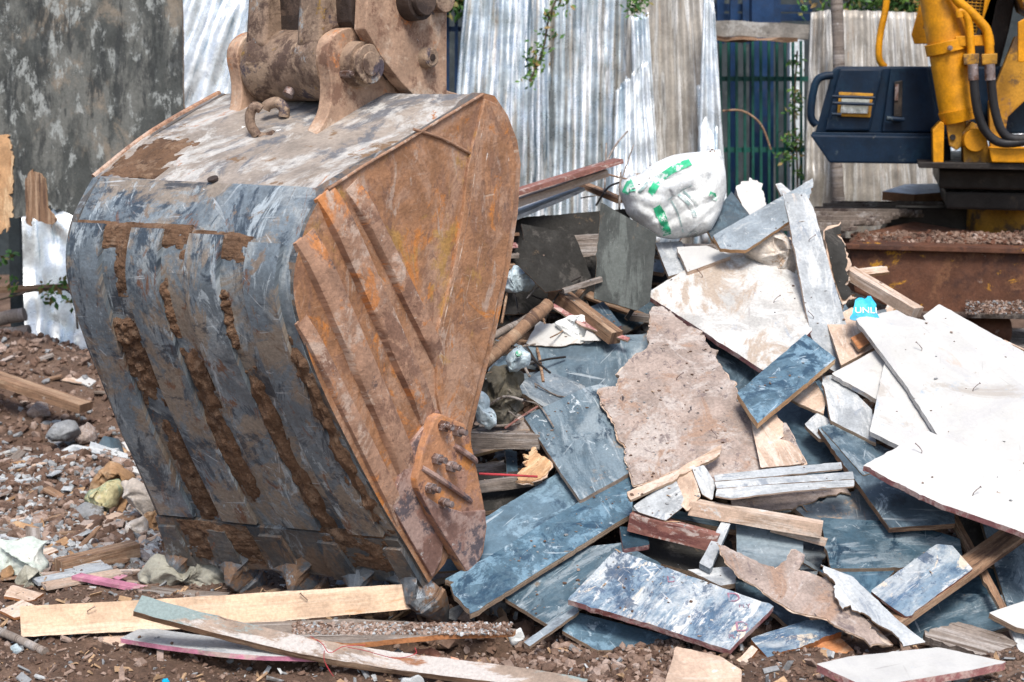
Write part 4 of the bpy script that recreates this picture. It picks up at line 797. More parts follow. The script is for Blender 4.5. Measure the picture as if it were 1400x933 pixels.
# ---- right
bd('wide blue panel with tan left edge in the right half', [(1122, 708), (1240, 714), (1312, 737), (1318, 772), (1190, 777), (1136, 777)], .09, 'blueply', th=.018, a=2)
bd('plain darker blue panel strip under the wide blue panel, with white scrawl', [(1120, 780), (1226, 777), (1192, 815), (1160, 808)], .07, 'blueclean', th=.012)
bar('brown plank end beyond the diagonal blue-white panel', (1205, 858), (1388, 730), .09, .02, .115, 'brownwood', 'timber_plank', 'plank', 'loose planks of the debris pile')
bd('diagonal blue-white stained panel on the brown plank', [(1190, 808), (1281, 744), (1302, 746), (1330, 778), (1240, 844), (1222, 832)], .150, 'bluewhite', th=.010, edge='redwood')
bd('thin long tan lath between the right blue panels', [(1290, 690), (1303, 694), (1378, 833), (1369, 836)], .08, 'brownwood', th=.015, name='lath', cat='lath')
bd('big dark blue panel with brown edge below the white sheets', [(1118, 585), (1140, 577), (1180, 596), (1300, 660), (1306, 716), (1216, 722)], .145, 'darkblue', th=.02, a=0, edge='brownwood')
bd('white flaking stain board on top of the dark blue panel', [(1122, 584), (1144, 580), (1186, 600), (1215, 640), (1180, 650)], .150, 'blueply', th=.004, name='veneer_sheet', cat='veneer')
bd('grey-white angular board under the small white tile-like board', [(1124, 516), (1143, 512), (1192, 560), (1198, 606), (1136, 575)], .165, 'greywhite', th=.015)
bd('small rounded grey board left of the angular grey-white one', [(1100, 580), (1118, 564), (1134, 574), (1140, 600), (1120, 600)], .12, 'greywhite', th=.015)
bd('white tile-like board with its edge towards us', [(1137, 511), (1206, 474), (1230, 500), (1200, 547)], .195, 'whiteply', th=.018, edge='paleply')
bd('white triangular board between the big white sheets', [(1189, 590), (1209, 496), (1240, 520), (1288, 594), (1230, 610)], .215, 'whiteply', th=.018, edge='paleply')
bd('farther white sheet running out of the frame, upper right', [(1262, 432), (1284, 416), (1470, 520), (1470, 640), (1330, 560)], .205, 'whiteply', th=.018, edge='paleply', name='white_sheet')
bd('largest white sheet at the right, overlapped by the pink-edged one', [(1170, 436), (1226, 424), (1240, 432), (1300, 448), (1420, 545), (1470, 600), (1470, 680), (1300, 625), (1241, 530)], .245, 'whiteply', th=.018, edge='paleply', name='white_sheet')
bd('front white sheet with pinkish red edge, right frame edge', [(1180, 637), (1268, 589), (1330, 614), (1470, 660), (1470, 758), (1388, 724), (1290, 690)], .300, 'whiteply', th=.020, edge='pinkedge', a=-2, name='white_sheet', torn=(6,), tj=.004)
# ---- upper right
bd('short blue plank with broken tan edge crossing the middle', [(1008, 537), (1101, 457), (1143, 490), (1036, 579)], .23, 'blueclean', th=.024, edge='rawwood', **PK)
bd('tan underside board below the short blue plank', [(1080, 545), (1115, 522), (1130, 548), (1126, 566), (1092, 552)], .13, 'tanply', th=.012)
bd('broad pale panel with tan and grey stains, upper middle of the pile', [(882, 402), (945, 364), (998, 333), (1060, 360), (1108, 385), (1110, 452), (1052, 505), (1042, 506), (960, 452)], .135, 'paleply', th=.020, edge='pinkedge', a=0)
bd('long narrow grey-white plank standing steeply on the pile', [(1079, 302), (1072, 270), (1100, 262), (1112, 284), (1170, 490), (1146, 512), (1128, 500), (1109, 460)], .21, 'greywhite', th=.020, a=18, edge='tanply', torn=(1,), **PK)
bd('slanting blue-grey plank pointing up at the top of the pile', [(975, 322), (1112, 244), (1105, 285), (1020, 342), (985, 340)], .30, 'greyply', th=.022, edge='rawwood', a=22, torn=(1,), tj=.006, **PK)
bd('small pale board left of the broad pale panel, below the sack', [(896, 332), (932, 330), (950, 368), (914, 378)], .12, 'greywhite', th=.018)
bd('pale rectangular board between the sack and the broad pale panel', [(925, 338), (966, 336), (1000, 350), (940, 372)], .155, 'whiteply', th=.018, edge='tanply')
bd('dark blue board behind the slanting plank', [(965, 310), (1000, 262), (1030, 300), (1010, 330), (975, 330)], .20, 'darkblue', a=20, th=.018, edge='rawwood')
bd('white cement-crusted slab fragment at the top of the pile', [(1006, 252), (1024, 244), (1040, 258), (1052, 290), (1020, 304)], .25, 'whiteply', a=26, th=.05, edge='paleply', jit=.012, torn=(0, 1, 2), name='concrete_fragment', cat='concrete lump')
bd('thin pale slat tip behind the slanting plank', [(1060, 252), (1068, 250), (1100, 280), (1096, 290), (1072, 275)], .22, 'greywhite', a=20, th=.012, name='lath', cat='lath')
bd('broken charred board with yellow splintered side near the crawler track', [(1127, 316), (1154, 306), (1150, 330), (1159, 360), (1158, 386), (1170, 402), (1152, 410), (1140, 380)], .22, 'dullblack', th=.02, a=30, edge='rawwood', torn=(1, 2, 3, 4, 5), tj=.014, plies=((.022, .005), (.014, .010)), name='broken_board')
bar('squared pale timber leaning down beside the crawler track', (1160, 372), (1254, 428), .06, .04, .15, 'tanply', name='squared_timber')
bd('tan board lying under the blue wrapper', [(1130, 440), (1165, 420), (1205, 470), (1150, 500)], .14, 'tanply', th=.015)
bd('small orange brown chip beside the tan board under the wrapper', [(1163, 462), (1182, 452), (1190, 468), (1174, 478)], .17, 'orangewood', th=.012, name='wood_chip', cat='wood chip')
bd('crumpled brown paper board between slanting plank and broad panel', [(1020, 345), (1050, 305), (1085, 330), (1082, 385), (1050, 365)], .14, 'spall', a=20, th=.01, jit=.01, torn=(0, 1, 2))
# ---- upper left hollow
def vb(label, px, y, tilt, m_, th=.02, **k):
    k = dict(dict(name='plywood_board', cat='board', group='boards leaning in the hollow', edge='plyedge'), **k); e = k.pop('edge'); nm = k.pop('name'); ct = k.pop('cat'); gp = k.pop('group')
    return slab_px(nm, px, y, th, [m_, e], label, ct, gp, tilt=tilt, **k)
vb('dark greenish board standing upright left of the sack, tan right edge', [(822, 277), (898, 320), (889, 412), (870, 425), (812, 408)], 5.92, .25, 'darkgreen', edge='rawwood')
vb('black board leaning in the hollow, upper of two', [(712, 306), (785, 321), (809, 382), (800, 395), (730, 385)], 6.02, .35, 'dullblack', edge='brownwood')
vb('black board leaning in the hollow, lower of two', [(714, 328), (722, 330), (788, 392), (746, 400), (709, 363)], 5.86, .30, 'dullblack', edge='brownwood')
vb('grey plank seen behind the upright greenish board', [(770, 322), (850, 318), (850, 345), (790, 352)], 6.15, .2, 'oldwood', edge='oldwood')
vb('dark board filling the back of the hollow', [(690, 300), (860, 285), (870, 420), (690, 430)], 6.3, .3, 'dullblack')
bar('maroon-edged plank pointing right above the hollow', (690, 268), (846, 220), .10, .018, .34, 'redwood', 'timber_plank', 'plank', 'planks over the hollow', liftB=.40)
bar('tan thick plank just below the maroon-edged plank', (680, 285), (826, 236), .10, .03, .26, 'tanply', 'timber_plank', 'plank', 'planks over the hollow', liftB=.33)
bar('pale thin board lowest of those over the hollow', (690, 300), (790, 258), .12, .015, .2, 'greywhite', 'timber_plank', 'plank', 'planks over the hollow', liftB=.24)
bar('short brown plank lying under the pointing planks', (790, 250), (850, 275), .06, .02, .2, 'brownwood', 'timber_plank', 'plank', 'planks over the hollow')
bar('brown squared timber slanting down in the middle of the hollow', (758, 398), (842, 462), .055, .05, .13, 'brownwood')
bar('thin grey stick above the brown squared timber', (770, 398), (822, 382), .018, .018, .22, 'oldwood', 'stick', 'stick')
def log(label, A, B, r, lift, m_='brownwood', liftB=None, name='log', cat='log', group=None, n=10):
    a, b = on_pile(*A, lift), on_pile(*B, lift if liftB is None else liftB)
    P = [a.lerp(b, k/n)+Vector((nz((k*.5, a.x*9, 1)), 0, nz((k*.5, a.x*9, 5))))*r*.5 for k in range(n+1)]
    mb = MB(); mb.tube(P, [r*(1+.18*nz((k*.8, a.x*7, 3))) for k in range(n+1)], 12); o = mb.build(name, m_, smooth=True); return tag(o, label, cat, group)
log('brown bamboo-like pole leaning beside the bucket edge', (660, 500), (750, 415), .024, .10, 'brownwood', .2)
log('thin dark branch beside the bamboo-like pole', (655, 470), (735, 428), .014, .1, 'oldwood', name='branch', cat='branch')
bar('grey squared timber coming out from behind the bucket cutter', (625, 600), (738, 602), .07, .05, .08, 'oldwood', jit=.008)
bar('second thinner grey timber below the squared one by the bucket', (640, 668), (740, 655), .05, .03, .03, 'oldwood')
bd('broken plywood piece with yellow jagged layers beside the cutter', [(704, 655), (717, 639), (714, 621), (733, 611), (752, 637), (727, 664)], .10, 'rawwood', torn=(0, 1, 2, 3, 4, 5), tj=.012, th=.010, edge='rawwood', name='broken_board', plies=((.008, .004),))
bd('white paper-like sheet above the blue board in the hollow', [(719, 470), (736, 441), (762, 446), (795, 458), (800, 468), (760, 474)], .085, 'whiteply', a=10, th=.004, name='paper_sheet', cat='paper', jit=.008, torn=(1, 2))
bd('small white paper triangle beside the paper-like sheet', [(797, 466), (806, 440), (820, 452), (822, 466)], .11, 'whiteply', a=20, th=.003, name='paper_scrap', cat='paper')
bd('reddish lath beside the brown squared timber', [(752, 418), (757, 415), (800, 440), (862, 462), (858, 466), (796, 446)], .13, 'pinkedge', th=.008, name='lath', cat='lath')
bd('dark blue offcut under the brown squared timber', [(806, 420), (825, 412), (850, 445), (830, 455)], .10, 'darkblue', th=.012, edge='pinkedge', name='board_offcut', cat='offcut')
for k, (px, py, ww) in enumerate(((690, 305, 40), (688, 322, 38), (686, 338, 42), (690, 352, 36), (684, 366, 34))):
    bar(('topmost', 'second', 'middle, pinkish', 'fourth', 'lowest')[k]+' thin board end in the small stack against the bucket side', (px-30, py), (px+20, py-3), .12, .012, .12, ('oldwood', 'brownwood', 'pinkedge', 'oldwood', 'brownwood')[k], 'board_end', 'board', 'stack of board ends beside the bucket')

# ---- random scraps: all alike, filling the depth between the big pieces
scrap_mats = [('darkblue', 'plyedge'), ('blueply', 'plyedge'), ('brownwood', 'brownwood'), ('oldwood', 'oldwood'), ('greyply', 'plyedge'), ('dullblack', 'plyedge'), ('tanply', 'rawwood'), ('spall', 'tanply')]
rs = random.Random(11)
protos = []
for i in range(215):
    x = rs.uniform(-.42, 2.2); y = rs.uniform(4.72, 6.6); z = .5*(min(y, 6.62-1.0*sst(1.0, 1.75, x))-4.45)
    z += rs.uniform(-.17, -.035) if i < 120 else rs.uniform(-.06, .07)
    if i % 3: n = nrm(rs.gauss(0, 10), rs.gauss(0, 12))
    else: n = nrm(rs.gauss(10, 18), rs.gauss(0, 22))
    L, W_ = (rs.uniform(.12, .34), rs.uniform(.03, .14)) if i % 2 else (rs.uniform(.25, .55), rs.uniform(.025, .06))
    u = Vector((rs.gauss(0, 1), rs.gauss(0, .6), 0)); u = (u-n*u.dot(n)).normalized(); v = n.cross(u); c = Vector((x, y, z))
    k = rs.uniform(-.25, .25)
    if i >= 120: L *= .55; W_ *= .35
    pts = [c-u*L/2-v*W_/2, c+u*L/2-v*W_/2*(1+k), c+u*L/2*(1+k*.3)+v*W_/2, c-u*L/2*(1-k*.3)+v*W_/2]
    m_ = rs.choice(scrap_mats)
    slab('wood_scrap', pts, n, rs.uniform(.008, .022)*(1 if i < 120 else .4), list(m_), 'small %s %s wedged in the gaps of the debris pile' % ({'darkblue': 'dark blue', 'blueply': 'stained blue', 'brownwood': 'brown', 'oldwood': 'weathered grey', 'greyply': 'blue-grey', 'dullblack': 'blackish', 'tanply': 'tan', 'spall': 'pinkish crusted'}[m_[0]], 'board scrap' if i < 120 else 'thin splinter'), 'wood scrap', 'small wood scraps in the gaps', torn=(1,) if i % 2 else (3,), step=.04, tj=.010)
# ================================================================== MATERIALS: soft things, machine
M['sackw'] = mk('white_woven_plastic', (.80, .83, .83), [((.52, .55, .57), 7, .56, .07), ((.30, .26, .23), 12, .665, .03, (1, 1, 1), .5, .8)], coord='Object', rough=.6, bump=.35, bscale=22)
M['green'] = mk('green_print', (.03, .40, .20), [((.14, .52, .36), 8, .54, .06), ((.66, .74, .72), 16, .555, .03)], coord='Object', rough=.6, bump=.1)
M['greyprint'] = mk('grey_print', (.30, .42, .42), [((.6, .64, .64), 30, .52, .04)], coord='Object', rough=.6, bump=0)
M['cardb'] = mk('brown_cardboard', (.32, .19, .10), [((.46, .32, .20), 6, .55, .07), ((.16, .09, .05), 7, .6, .05)], coord='Object', rough=.9, bump=.3)
M['cloth'] = mk('grey_green_cloth', (.36, .35, .29), [((.26, .25, .20), 6, .56, .06), ((.46, .45, .40), 10, .6, .05)], coord='Object', rough=.95, bump=.3, bscale=90)
M['clothd'] = mk('dirty_dark_cloth', (.13, .115, .085), [((.22, .20, .16), 6, .56, .06), ((.05, .045, .04), 7, .58, .05)], coord='Object', rough=.95, bump=.4)
M['bag'] = mk('greenish_torn_bag', (.42, .38, .22), [((.25, .30, .20), 7, .56, .04, (1, 4, 1)), ((.55, .5, .38), 9, .6, .05)], coord='Object', rough=.8, bump=.3)
M['paper'] = mk('torn_paper_bag', (.50, .44, .38), [((.62, .60, .57), 6, .55, .06), ((.34, .22, .13), 6, .6, .05)], coord='Object', rough=.9, bump=.4)
M['tealcloth'] = mk('pale_teal_plastic', (.48, .54, .50), [((.05, .38, .33), 5, .63, .03), ((.60, .62, .58), 7, .55, .05), ((.28, .24, .2), 9, .62, .04)], coord='Object', rough=.7, bump=.3)
M['plastic'] = mk('pale_blue_plastic_film', (.42, .52, .57), [((.62, .70, .74), 9, .55, .05), ((.15, .2, .24), 9, .62, .04)], coord='Object', rough=.4, bump=.3, spec=.5)
M['cyan'] = mk('bright_blue_wrapper', (.0, .33, .58), [((.05, .45, .68), 9, .6, .05)], coord='Object', rough=.45, bump=.2)
M['white'] = mk('white_print', (.8, .8, .8), [], coord='Object', rough=.6, bump=0)
M['redprint'] = mk('faded_red_print', (.27, .13, .18), [((.2, .24, .3), 40, .52, .05)], coord='Object', rough=.7, bump=0)
M['yellowprint'] = mk('faded_yellow_print', (.30, .30, .08), [((.12, .16, .12), 60, .54, .05)], coord='Object', rough=.7, bump=0)
M['redthread'] = mk('red_string', (.38, .04, .05), [], coord='Object', rough=.7, bump=0)
M['pink'] = mk('pink_paint', (.50, .20, .29), [((.48, .36, .33), 7, .55, .06), ((.75, .3, .5), 9, .62, .05)], rough=.7, bump=.2)
M['peeled'] = mk('salmon_peeled_veneer', (.58, .27, .18), [((.66, .40, .30), 9, .54, .06), ((.36, .15, .1), 9, .62, .04)], coord='Object', rough=.85, bump=.4)
M['bent'] = mk('flaking_painted_plank', (.30, .235, .19), [((.22, .28, .28), 3.6, .51, .03, (.5, 1.2, 1), .5), ((.46, .43, .41), 4.2, .575, .03, (.5, 1.2, 1), .5), ((.27, .13, .07), 6, .60, .04, (.4, 1.5, 1), .5), ((.13, .08, .055), 13, .64, .03, (.3, 2, 1))], rough=.8, bump=.4)
M['yel'] = mk('yellow_machine_paint', (.58, .245, .004), [((.50, .20, .005), 3, .56, .08), ((.22, .11, .03), 7, .655, .03), ((.10, .05, .02), 14, .70, .02)], coord='Object', rough=.5, bump=.08, spec=.3)
M['yeld'] = mk('dirty_yellow_paint', (.40, .20, .02), [((.10, .06, .03), 5, .54, .07), ((.22, .13, .07), 6, .60, .05)], coord='Object', rough=.6, bump=.2)
M['navy'] = mk('navy_blue_machine_paint', (.003, .014, .034), [((.006, .024, .048), 4, .56, .08), ((.055, .075, .09), 7, .63, .06), ((.10, .10, .09), 22, .68, .03)], coord='Object', rough=.5, bump=.06, spec=.25)
M['black'] = mk('black_rubber', (.018, .018, .02), [((.05, .045, .04), 8, .6, .06)], coord='Object', rough=.55, bump=.1)
M['glass'] = mk('lamp_glass', (.45, .5, .5), [((.75, .8, .8), 14, .55, .04)], coord='Object', rough=.15, metal=.4, bump=.1, spec=.8)
M['trackm'] = mk('muddy_track_steel', (.15, .12, .10), [((.32, .29, .27), 6, .56, .06, (1, 1, 1), .4), ((.06, .04, .035), 8, .58, .05)], coord='Object', rough=.75, metal=.1, bump=.5)
M['framem'] = mk('rusty_track_frame', (.105, .045, .026), [((.06, .028, .02), 4, .54, .07), ((.16, .075, .04), 6, .6, .05), ((.45, .22, .02), 3.2, .635, .03, (1, 1, 1.3), .6), ((.22, .17, .15), 7, .66, .04)], coord='Object', rough=.75, bump=.4)
M['darkm'] = mk('dark_oily_steel', (.022, .018, .016), [((.06, .045, .035), 6, .6, .05)], coord='Object', rough=.5, bump=.3)
# ---- crumpled bodies -----------------------------------------------------------------
class Blob:
    """closed crumpled body: picture outline set at its own distance, real depth dp"""
    def __init__(s, px, y, dp, wr=.01, ws=9., seed=0., pinch=2.6, facet=True):
        s.facet = facet
        s.px, s.y, s.dp, s.wr, s.ws, s.seed, s.pinch = px, y, dp, wr, ws, seed, pinch
        s.cx, s.cy = sum(p[0] for p in px)/len(px), sum(p[1] for p in px)/len(px)
        s.an = sorted((math.atan2(p[1]-s.cy, p[0]-s.cx), math.hypot(p[0]-s.cx, p[1]-s.cy)) for p in px)
    def rad(s, a):
        A = s.an; n = len(A)
        for i in range(n):
            a0, r0 = A[i]; a1, r1 = A[(i+1) % n]; 
            if i == n-1: a1 += 2*math.pi
            for sh in (0, 2*math.pi):
                if a0 <= a+sh <= a1+1e-9:
                    t = (a+sh-a0)/(a1-a0+1e-9); x = (1-t)*r0*math.cos(a0)+t*r1*math.cos(a1); y = (1-t)*r0*math.sin(a0)+t*r1*math.sin(a1)
                    return math.hypot(x, y)
        return A[0][1]
    def pt(s, a, r, side, off=0.):
        R_ = s.rad(a)*r; p = Y(s.cx+R_*math.cos(a), s.cy+R_*math.sin(a), s.y)
        d = s.dp*(1-r**s.pinch)**.5 if r < 1 else 0
        fold = 0
        if getattr(s, 'tip', None):
            dx_, dy_ = s.cx+R_*math.cos(a)-s.tip[0], s.cy+R_*math.sin(a)-s.tip[1]; fold = .012*abs(math.sin(9*math.atan2(dy_, dx_)+nz((dx_*.02, dy_*.02, 1))*2))*max(0, 1-math.hypot(dx_, dy_)/110)+.010*abs(math.sin(.07*(dx_+dy_*1.6)+3*nz((dx_*.02, dy_*.02, 5))))
        v = Vector((p.x*s.ws+s.seed, p.z*s.ws, side*3+s.seed))
        cr = noise.fractal(v, .8, 2.1, 4)
        cr = (1-abs(cr)*2.2)*.8+noise.noise(v*.5)*.6
        if s.facet:
            c_ = noise.voronoi(v*.7)[1][0]; h_ = Vector((nz(c_*3.1), nz(c_*5.3+Vector((4, 4, 4))), nz(c_*4.7+Vector((7, 1, 2))))); cr = .35*cr+3.4*(v*.7-c_).dot(h_)
        return p+Vector((nz(v*1.3)*s.wr*1.2, -side*(d*(.85+.15*cr)+s.wr*cr*min(1, (1-r)*5+.15))-off-side*fold*min(1, (1-r)*4), nz(v*1.1+Vector((9, 0, 0)))*s.wr*1.2))
    def build(s, name, m_, label, cat, group=None, nr=22, na=72, parent=None, loc=None):
        vs, fs = [], []
        for side in (1, -1):
            b = len(vs); vs.append(s.pt(0, 0, side))
            for i in range(1, nr+1):
                for j in range(na): vs.append(s.pt(-math.pi+2*math.pi*j/na, (i/nr)**.85, side if i < nr else 1))
            for j in range(na):
                f = (b, b+1+j, b+1+(j+1) % na); fs.append(f if side > 0 else f[::-1])
                for i in range(nr-1):
                    k = b+1+i*na; f = (k+j, k+na+j, k+na+(j+1) % na, k+(j+1) % na); fs.append(f if side > 0 else f[::-1])
        mb = MB().add(vs, fs); o = mb.build(name, m_, parent); 
        bm = bmesh.new(); bm.from_mesh(o.data); bmesh.ops.remove_doubles(bm, verts=bm.verts, dist=1e-5); bmesh.ops.recalc_face_normals(bm, faces=bm.faces); bm.to_mesh(o.data); bm.free()
        o.data.polygons.foreach_set('use_smooth', [True]*len(o.data.polygons))
        return tag(o, label, cat, group) if label else o
    def strip(s, line, wpx, name, m_, parent):
        P = catmull([Vector((x, y, 0)) for x, y in line], 8); vs, fs = [], []
        for i, p in enumerate(P):
            t = (P[min(i+1, len(P)-1)]-P[max(0, i-1)]).normalized(); q = Vector((-t.y, t.x, 0))
            ww = wpx*(1+.25*nz((i*.5, wpx, 1)))
            for k in range(5):
                z = p+q*ww*(k/4-.5); a = math.atan2(z.y-s.cy, z.x-s.cx); r = min(.97, math.hypot(z.x-s.cx, z.y-s.cy)/s.rad(a)); vs.append(s.pt(a, r, 1, .004))
        for i in range(len(P)-1):
            for k in range(4): fs.append((i*5+k, i*5+k+1, i*5+6+k, i*5+5+k))
        o = MB().add(vs, fs).build(name, m_, parent, smooth=True); return o
spx = [(846, 262), (852, 246), (872, 240), (895, 224), (925, 211), (955, 207), (985, 205), (992, 230), (993, 262), (984, 290), (972, 316), (950, 327), (920, 330), (898, 324), (872, 306), (856, 292)]
sk = Blob(spx, 6.25, .12, .011, 5, 3.3, pinch=4); sk.tip = (840, 262)
sack = sk.build('sack', 'sackw', 'full white woven sack with green stripes lying on top of the pile', 'sack')
sk.strip([(862, 252), (852, 256), (849, 262)], 14, 'green_stripe', 'green', sack)
sk.strip([(940, 219), (915, 232), (895, 248), (884, 262)], 9, 'green_stripe', 'green', sack)
sk.strip([(893, 278), (903, 296), (909, 320)], 11, 'green_stripe', 'green', sack)
sk.strip([(965, 262), (972, 266), (972, 272)], 7, 'green_mark', 'green', sack)
sk.strip([(928, 258), (940, 270), (948, 284)], 3, 'print_line', 'greyprint', sack); sk.strip([(922, 262), (936, 278), (944, 296)], 5, 'print_line', 'greyprint', sack)
sk.strip([(912, 270), (922, 290), (930, 318)], 1.5, 'print_line', 'greyprint', sack); sk.strip([(905, 236), (880, 250), (868, 262)], 4, 'print_line', 'greyprint', sack)
sk.strip([(946, 318), (938, 321), (938, 327), (946, 326), (950, 320), (946, 317)], 1.4, 'printed_ring', 'greyprint', sack)
sk.strip([(908, 270), (925, 258), (940, 250)], 1.1, 'seam', 'greyprint', sack)
Blob([(1020, 345), (1038, 318), (1056, 306), (1074, 318), (1090, 334), (1086, 372), (1070, 388), (1048, 366)], 6.1, .06, .02, 14, 8).build('paper_bag', 'paper', 'crumpled beige paper bag stuffed under the slanting blue-grey plank', 'paper bag')
Blob([(655, 520), (672, 500), (700, 498), (715, 520), (712, 560), (690, 585), (660, 580), (650, 550)], 5.35, .08, .026, 16, 5).build('rag', 'clothd', 'dirty olive rag bunched up beside the bucket edge', 'rag')
bt = Blob([(692, 492), (700, 478), (712, 474), (724, 484), (722, 500), (706, 510), (694, 506)], 5.32, .04, .012, 18, 12).build('plastic_bag', 'plastic', 'small clear plastic bag with a green spot in the hollow', 'plastic bag')
mb = MB(); c = Y(709, 484, 5.265); mb.tube([c, c+Vector((.0, -.012, .004))], [.012, .010], 14); mb.build('green_cap', 'green', bt, smooth=True)
Blob([(646, 540), (655, 534), (668, 560), (680, 582), (668, 590), (652, 575)], 5.2, .02, .012, 15, 17).build('plastic_film', 'plastic', 'light blue plastic film hanging beside the bucket edge above the grey timber', 'plastic film')
Blob([(690, 376), (708, 362), (726, 372), (730, 392), (712, 400), (690, 396)], 5.9, .04, .02, 16, 27).build('plastic_film', 'plastic', 'grey-blue plastic film deep under the black leaning boards', 'plastic film')
Blob([(760, 444), (776, 432), (800, 430), (818, 446), (815, 470), (780, 470)], 5.75, .03, .014, 16, 23).build('plastic_film', 'sackw', 'white plastic scrap behind the small paper triangle', 'plastic film')
# blue wrapper with letters
n_ = Vector((-.1, -.75, .6)).normalized(); wr_ = slab('wrapper', [PL(x, y, Y(1183, 424, 5.60), n_) for x, y in ((1162, 436), (1166, 424), (1170, 411), (1178, 407), (1184, 410), (1190, 404), (1198, 416), (1199, 428), (1203, 437), (1190, 435), (1178, 439))], n_, .002, ['cyan', 'cyan'], 'bright blue plastic wrapper with white letters on the white sheets', 'wrapper', torn=(0, 2, 4, 6, 8, 10), tj=.005)
def text(s, o, xd, yd, size, m_, parent, name='lettering', align='CENTER', th=.0006):
    cu = bpy.data.curves.new(name, 'FONT'); cu.body = s; cu.size = size; cu.align_x = align; cu.align_y = 'CENTER'; cu.extrude = th
    to = bpy.data.objects.new('tmp', cu); sc.collection.objects.link(to); dg = bpy.context.evaluated_depsgraph_get(); dg.update()
    me = bpy.data.meshes.new_from_object(to.evaluated_get(dg)); bpy.data.objects.remove(to)
    xd, yd = xd.normalized(), yd.normalized(); zd = xd.cross(yd)
    for v in me.vertices: v.co = xd*v.co.x+yd*v.co.y+zd*v.co.z
    me.materials.clear(); me.materials.append(M[m_]); ob = bpy.data.objects.new(name, me); sc.collection.objects.link(ob)
    ob.parent = parent; ob.location = Vector(o)-gloc(parent); return ob
wx = Vector((1, -.13, 0)); wx = (wx-n_*wx.dot(n_)).normalized(); text('UNLI', PL(1184, 425, Y(1183, 424, 5.60), n_)+n_*.0012, wx, n_.cross(wx), .036, 'white', wr_, 'white_lettering')
def emblem(s, px, py, size, a, m_, parent, lift, ta=-2, dx=(1, .15, 0)):
    n = nrm(ta, 0); p = on_pile(917, 817, lift); q = PL(px, py, p, n)+n*.0015
    x = Vector(dx); x = (x-n*x.dot(n)).normalized(); y = n.cross(x); text(s, q, x, y, size, m_, parent, 'red_emblem' if m_ == 'redprint' else 'yellow_lettering')
ctr = [sum(v)/7 for v in zip((839, 754), (846, 753), (950, 790), (1058, 829), (998, 889), (885, 852), (776, 820))]
n7 = nrm(-2, 0); p7 = on_pile(ctr[0], ctr[1], .13)
def onb(px, py): return PL(px, py, p7, n7)+n7*.0015
for s_, px, py, sz in (('D', 1003, 818, .055), ('PLY', 1018, 829, .022), ('D', 1015, 858, .060), ('PLY', 1004, 871, .022), ('D', 918, 793, .04)):
    x = (onb(px+10, py)-onb(px, py)).normalized(); y = n7.cross(x); text(s_, onb(px, py), x, y, sz, 'redprint', d_board, 'red_emblem')
# ================================================================== FOREGROUND PLANKS, LEFT
A, B = G(28, 870, .025), G(576, 840, .065); d = (B-A).normalized(); n = (d.cross(ZZ)).normalized(); n = (n if n.y < 0 else -n); n = (n+ZZ*.35).normalized()
slab('timber_plank', [PL(x, y, A, n) for x, y in ((27, 829), (150, 823), (400, 808), (562, 798), (576, 832), (300, 857), (130, 866), (29, 871))], n, .038, ['cream', 'greyply'], 'long fresh cream coloured plank lying in front of the bucket teeth', 'plank', 'planks in front of the bucket', jit=.002)
def ribbon(name, px, zs, wd, th, m_, label, cat='plank', group='planks in front of the bucket', roll=0., edge=None):
    """bent plank: centre line through picture points at given heights"""
    P = catmull([G(x, y, z) for (x, y), z in zip(px, zs)], 8); vs, fs, uvs, mi = [], [], [], []; acc = 0
    for i, p in enumerate(P):
        t = (P[min(i+1, len(P)-1)]-P[max(0, i-1)]).normalized(); s = t.cross(ZZ).normalized(); u = s.cross(t)
        s2 = s*math.cos(roll)+u*math.sin(roll); u2 = s2.cross(t)
        for (a, b) in ((-1, -1), (1, -1), (1, 1), (-1, 1)):
            j = .0035*nz((p.x*30, a*5+b, p.y*30)); vs.append(p+s2*(a*wd/2+j)+u2*(b*th/2))
    for i in range(len(P)-1):
        L = (P[i+1]-P[i]).length
        for k in range(4):
            fs.append((i*4+k, i*4+(k+1) % 4, (i+1)*4+(k+1) % 4, (i+1)*4+k)); h0, h1 = (0, wd) if k in (0, 2) else (0, th)
            uvs.append([(acc, h0), (acc, h1), (acc+L, h1), (acc+L, h0)]); mi.append(0 if k in (0, 2) else 1)
        acc += L
    fs += [(0, 3, 2, 1), tuple((len(P)-1)*4+k for k in range(4))]; uvs += [[(0, 0), (0, th), (wd, th), (wd, 0)]]*2; mi += [1, 1]
    return tag(fixn(mesh(name, vs, fs, [m_, edge or m_], None, mi, uvs)), label, cat, group)
bentp = ribbon('bent_plank', [(188, 828), (240, 843), (330, 866), (430, 889), (520, 904), (620, 917), (720, 930), (800, 944)], [.165, .135, .085, .05, .03, .025, .02, .01], .062, .022, 'bent', 'long bent plank with flaking grey and white paint in the foreground', edge='brownwood', roll=R(-28))
ribbon('painted_board', [(180, 868), (260, 880), (350, 890), (450, 893)], [.03, .03, .03, .02], .11, .014, 'greywhite', 'pale grey board with purple-pink edge under the bent plank', edge='pink')
n = Vector((.02, -.10, 1)).normalized(); p0 = G(560, 866, .055)
chipb = slab('chip_board', [PL(x, y, p0, n) for x, y in ((300, 853), (480, 846), (590, 852), (706, 860), (702, 864), (600, 868), (480, 880), (400, 872))], n, .016, ['oldwood', 'orangewood'], 'flat board heaped with gravel and chips, brown front edge, under the tooth', 'board', 'planks in front of the bucket')
def rub_on(name, n_, pxr, pl, nn, smin, smax, mats, w_, label):
    global hgt
    h0 = hgt; hgt = lambda x, y: pl.z-((x-pl.x)*nn.x+(y-pl.y)*nn.y)/nn.z
    def smp():
        q = PL(pxr[0]+(pxr[1]-pxr[0])*rng.random(), pxr[2]+(pxr[3]-pxr[2])*rng.random(), pl, nn); return q.x, q.y
    o = rubble(name, n_, smp, smin, smax, mats, w_, label); hgt = h0; return o
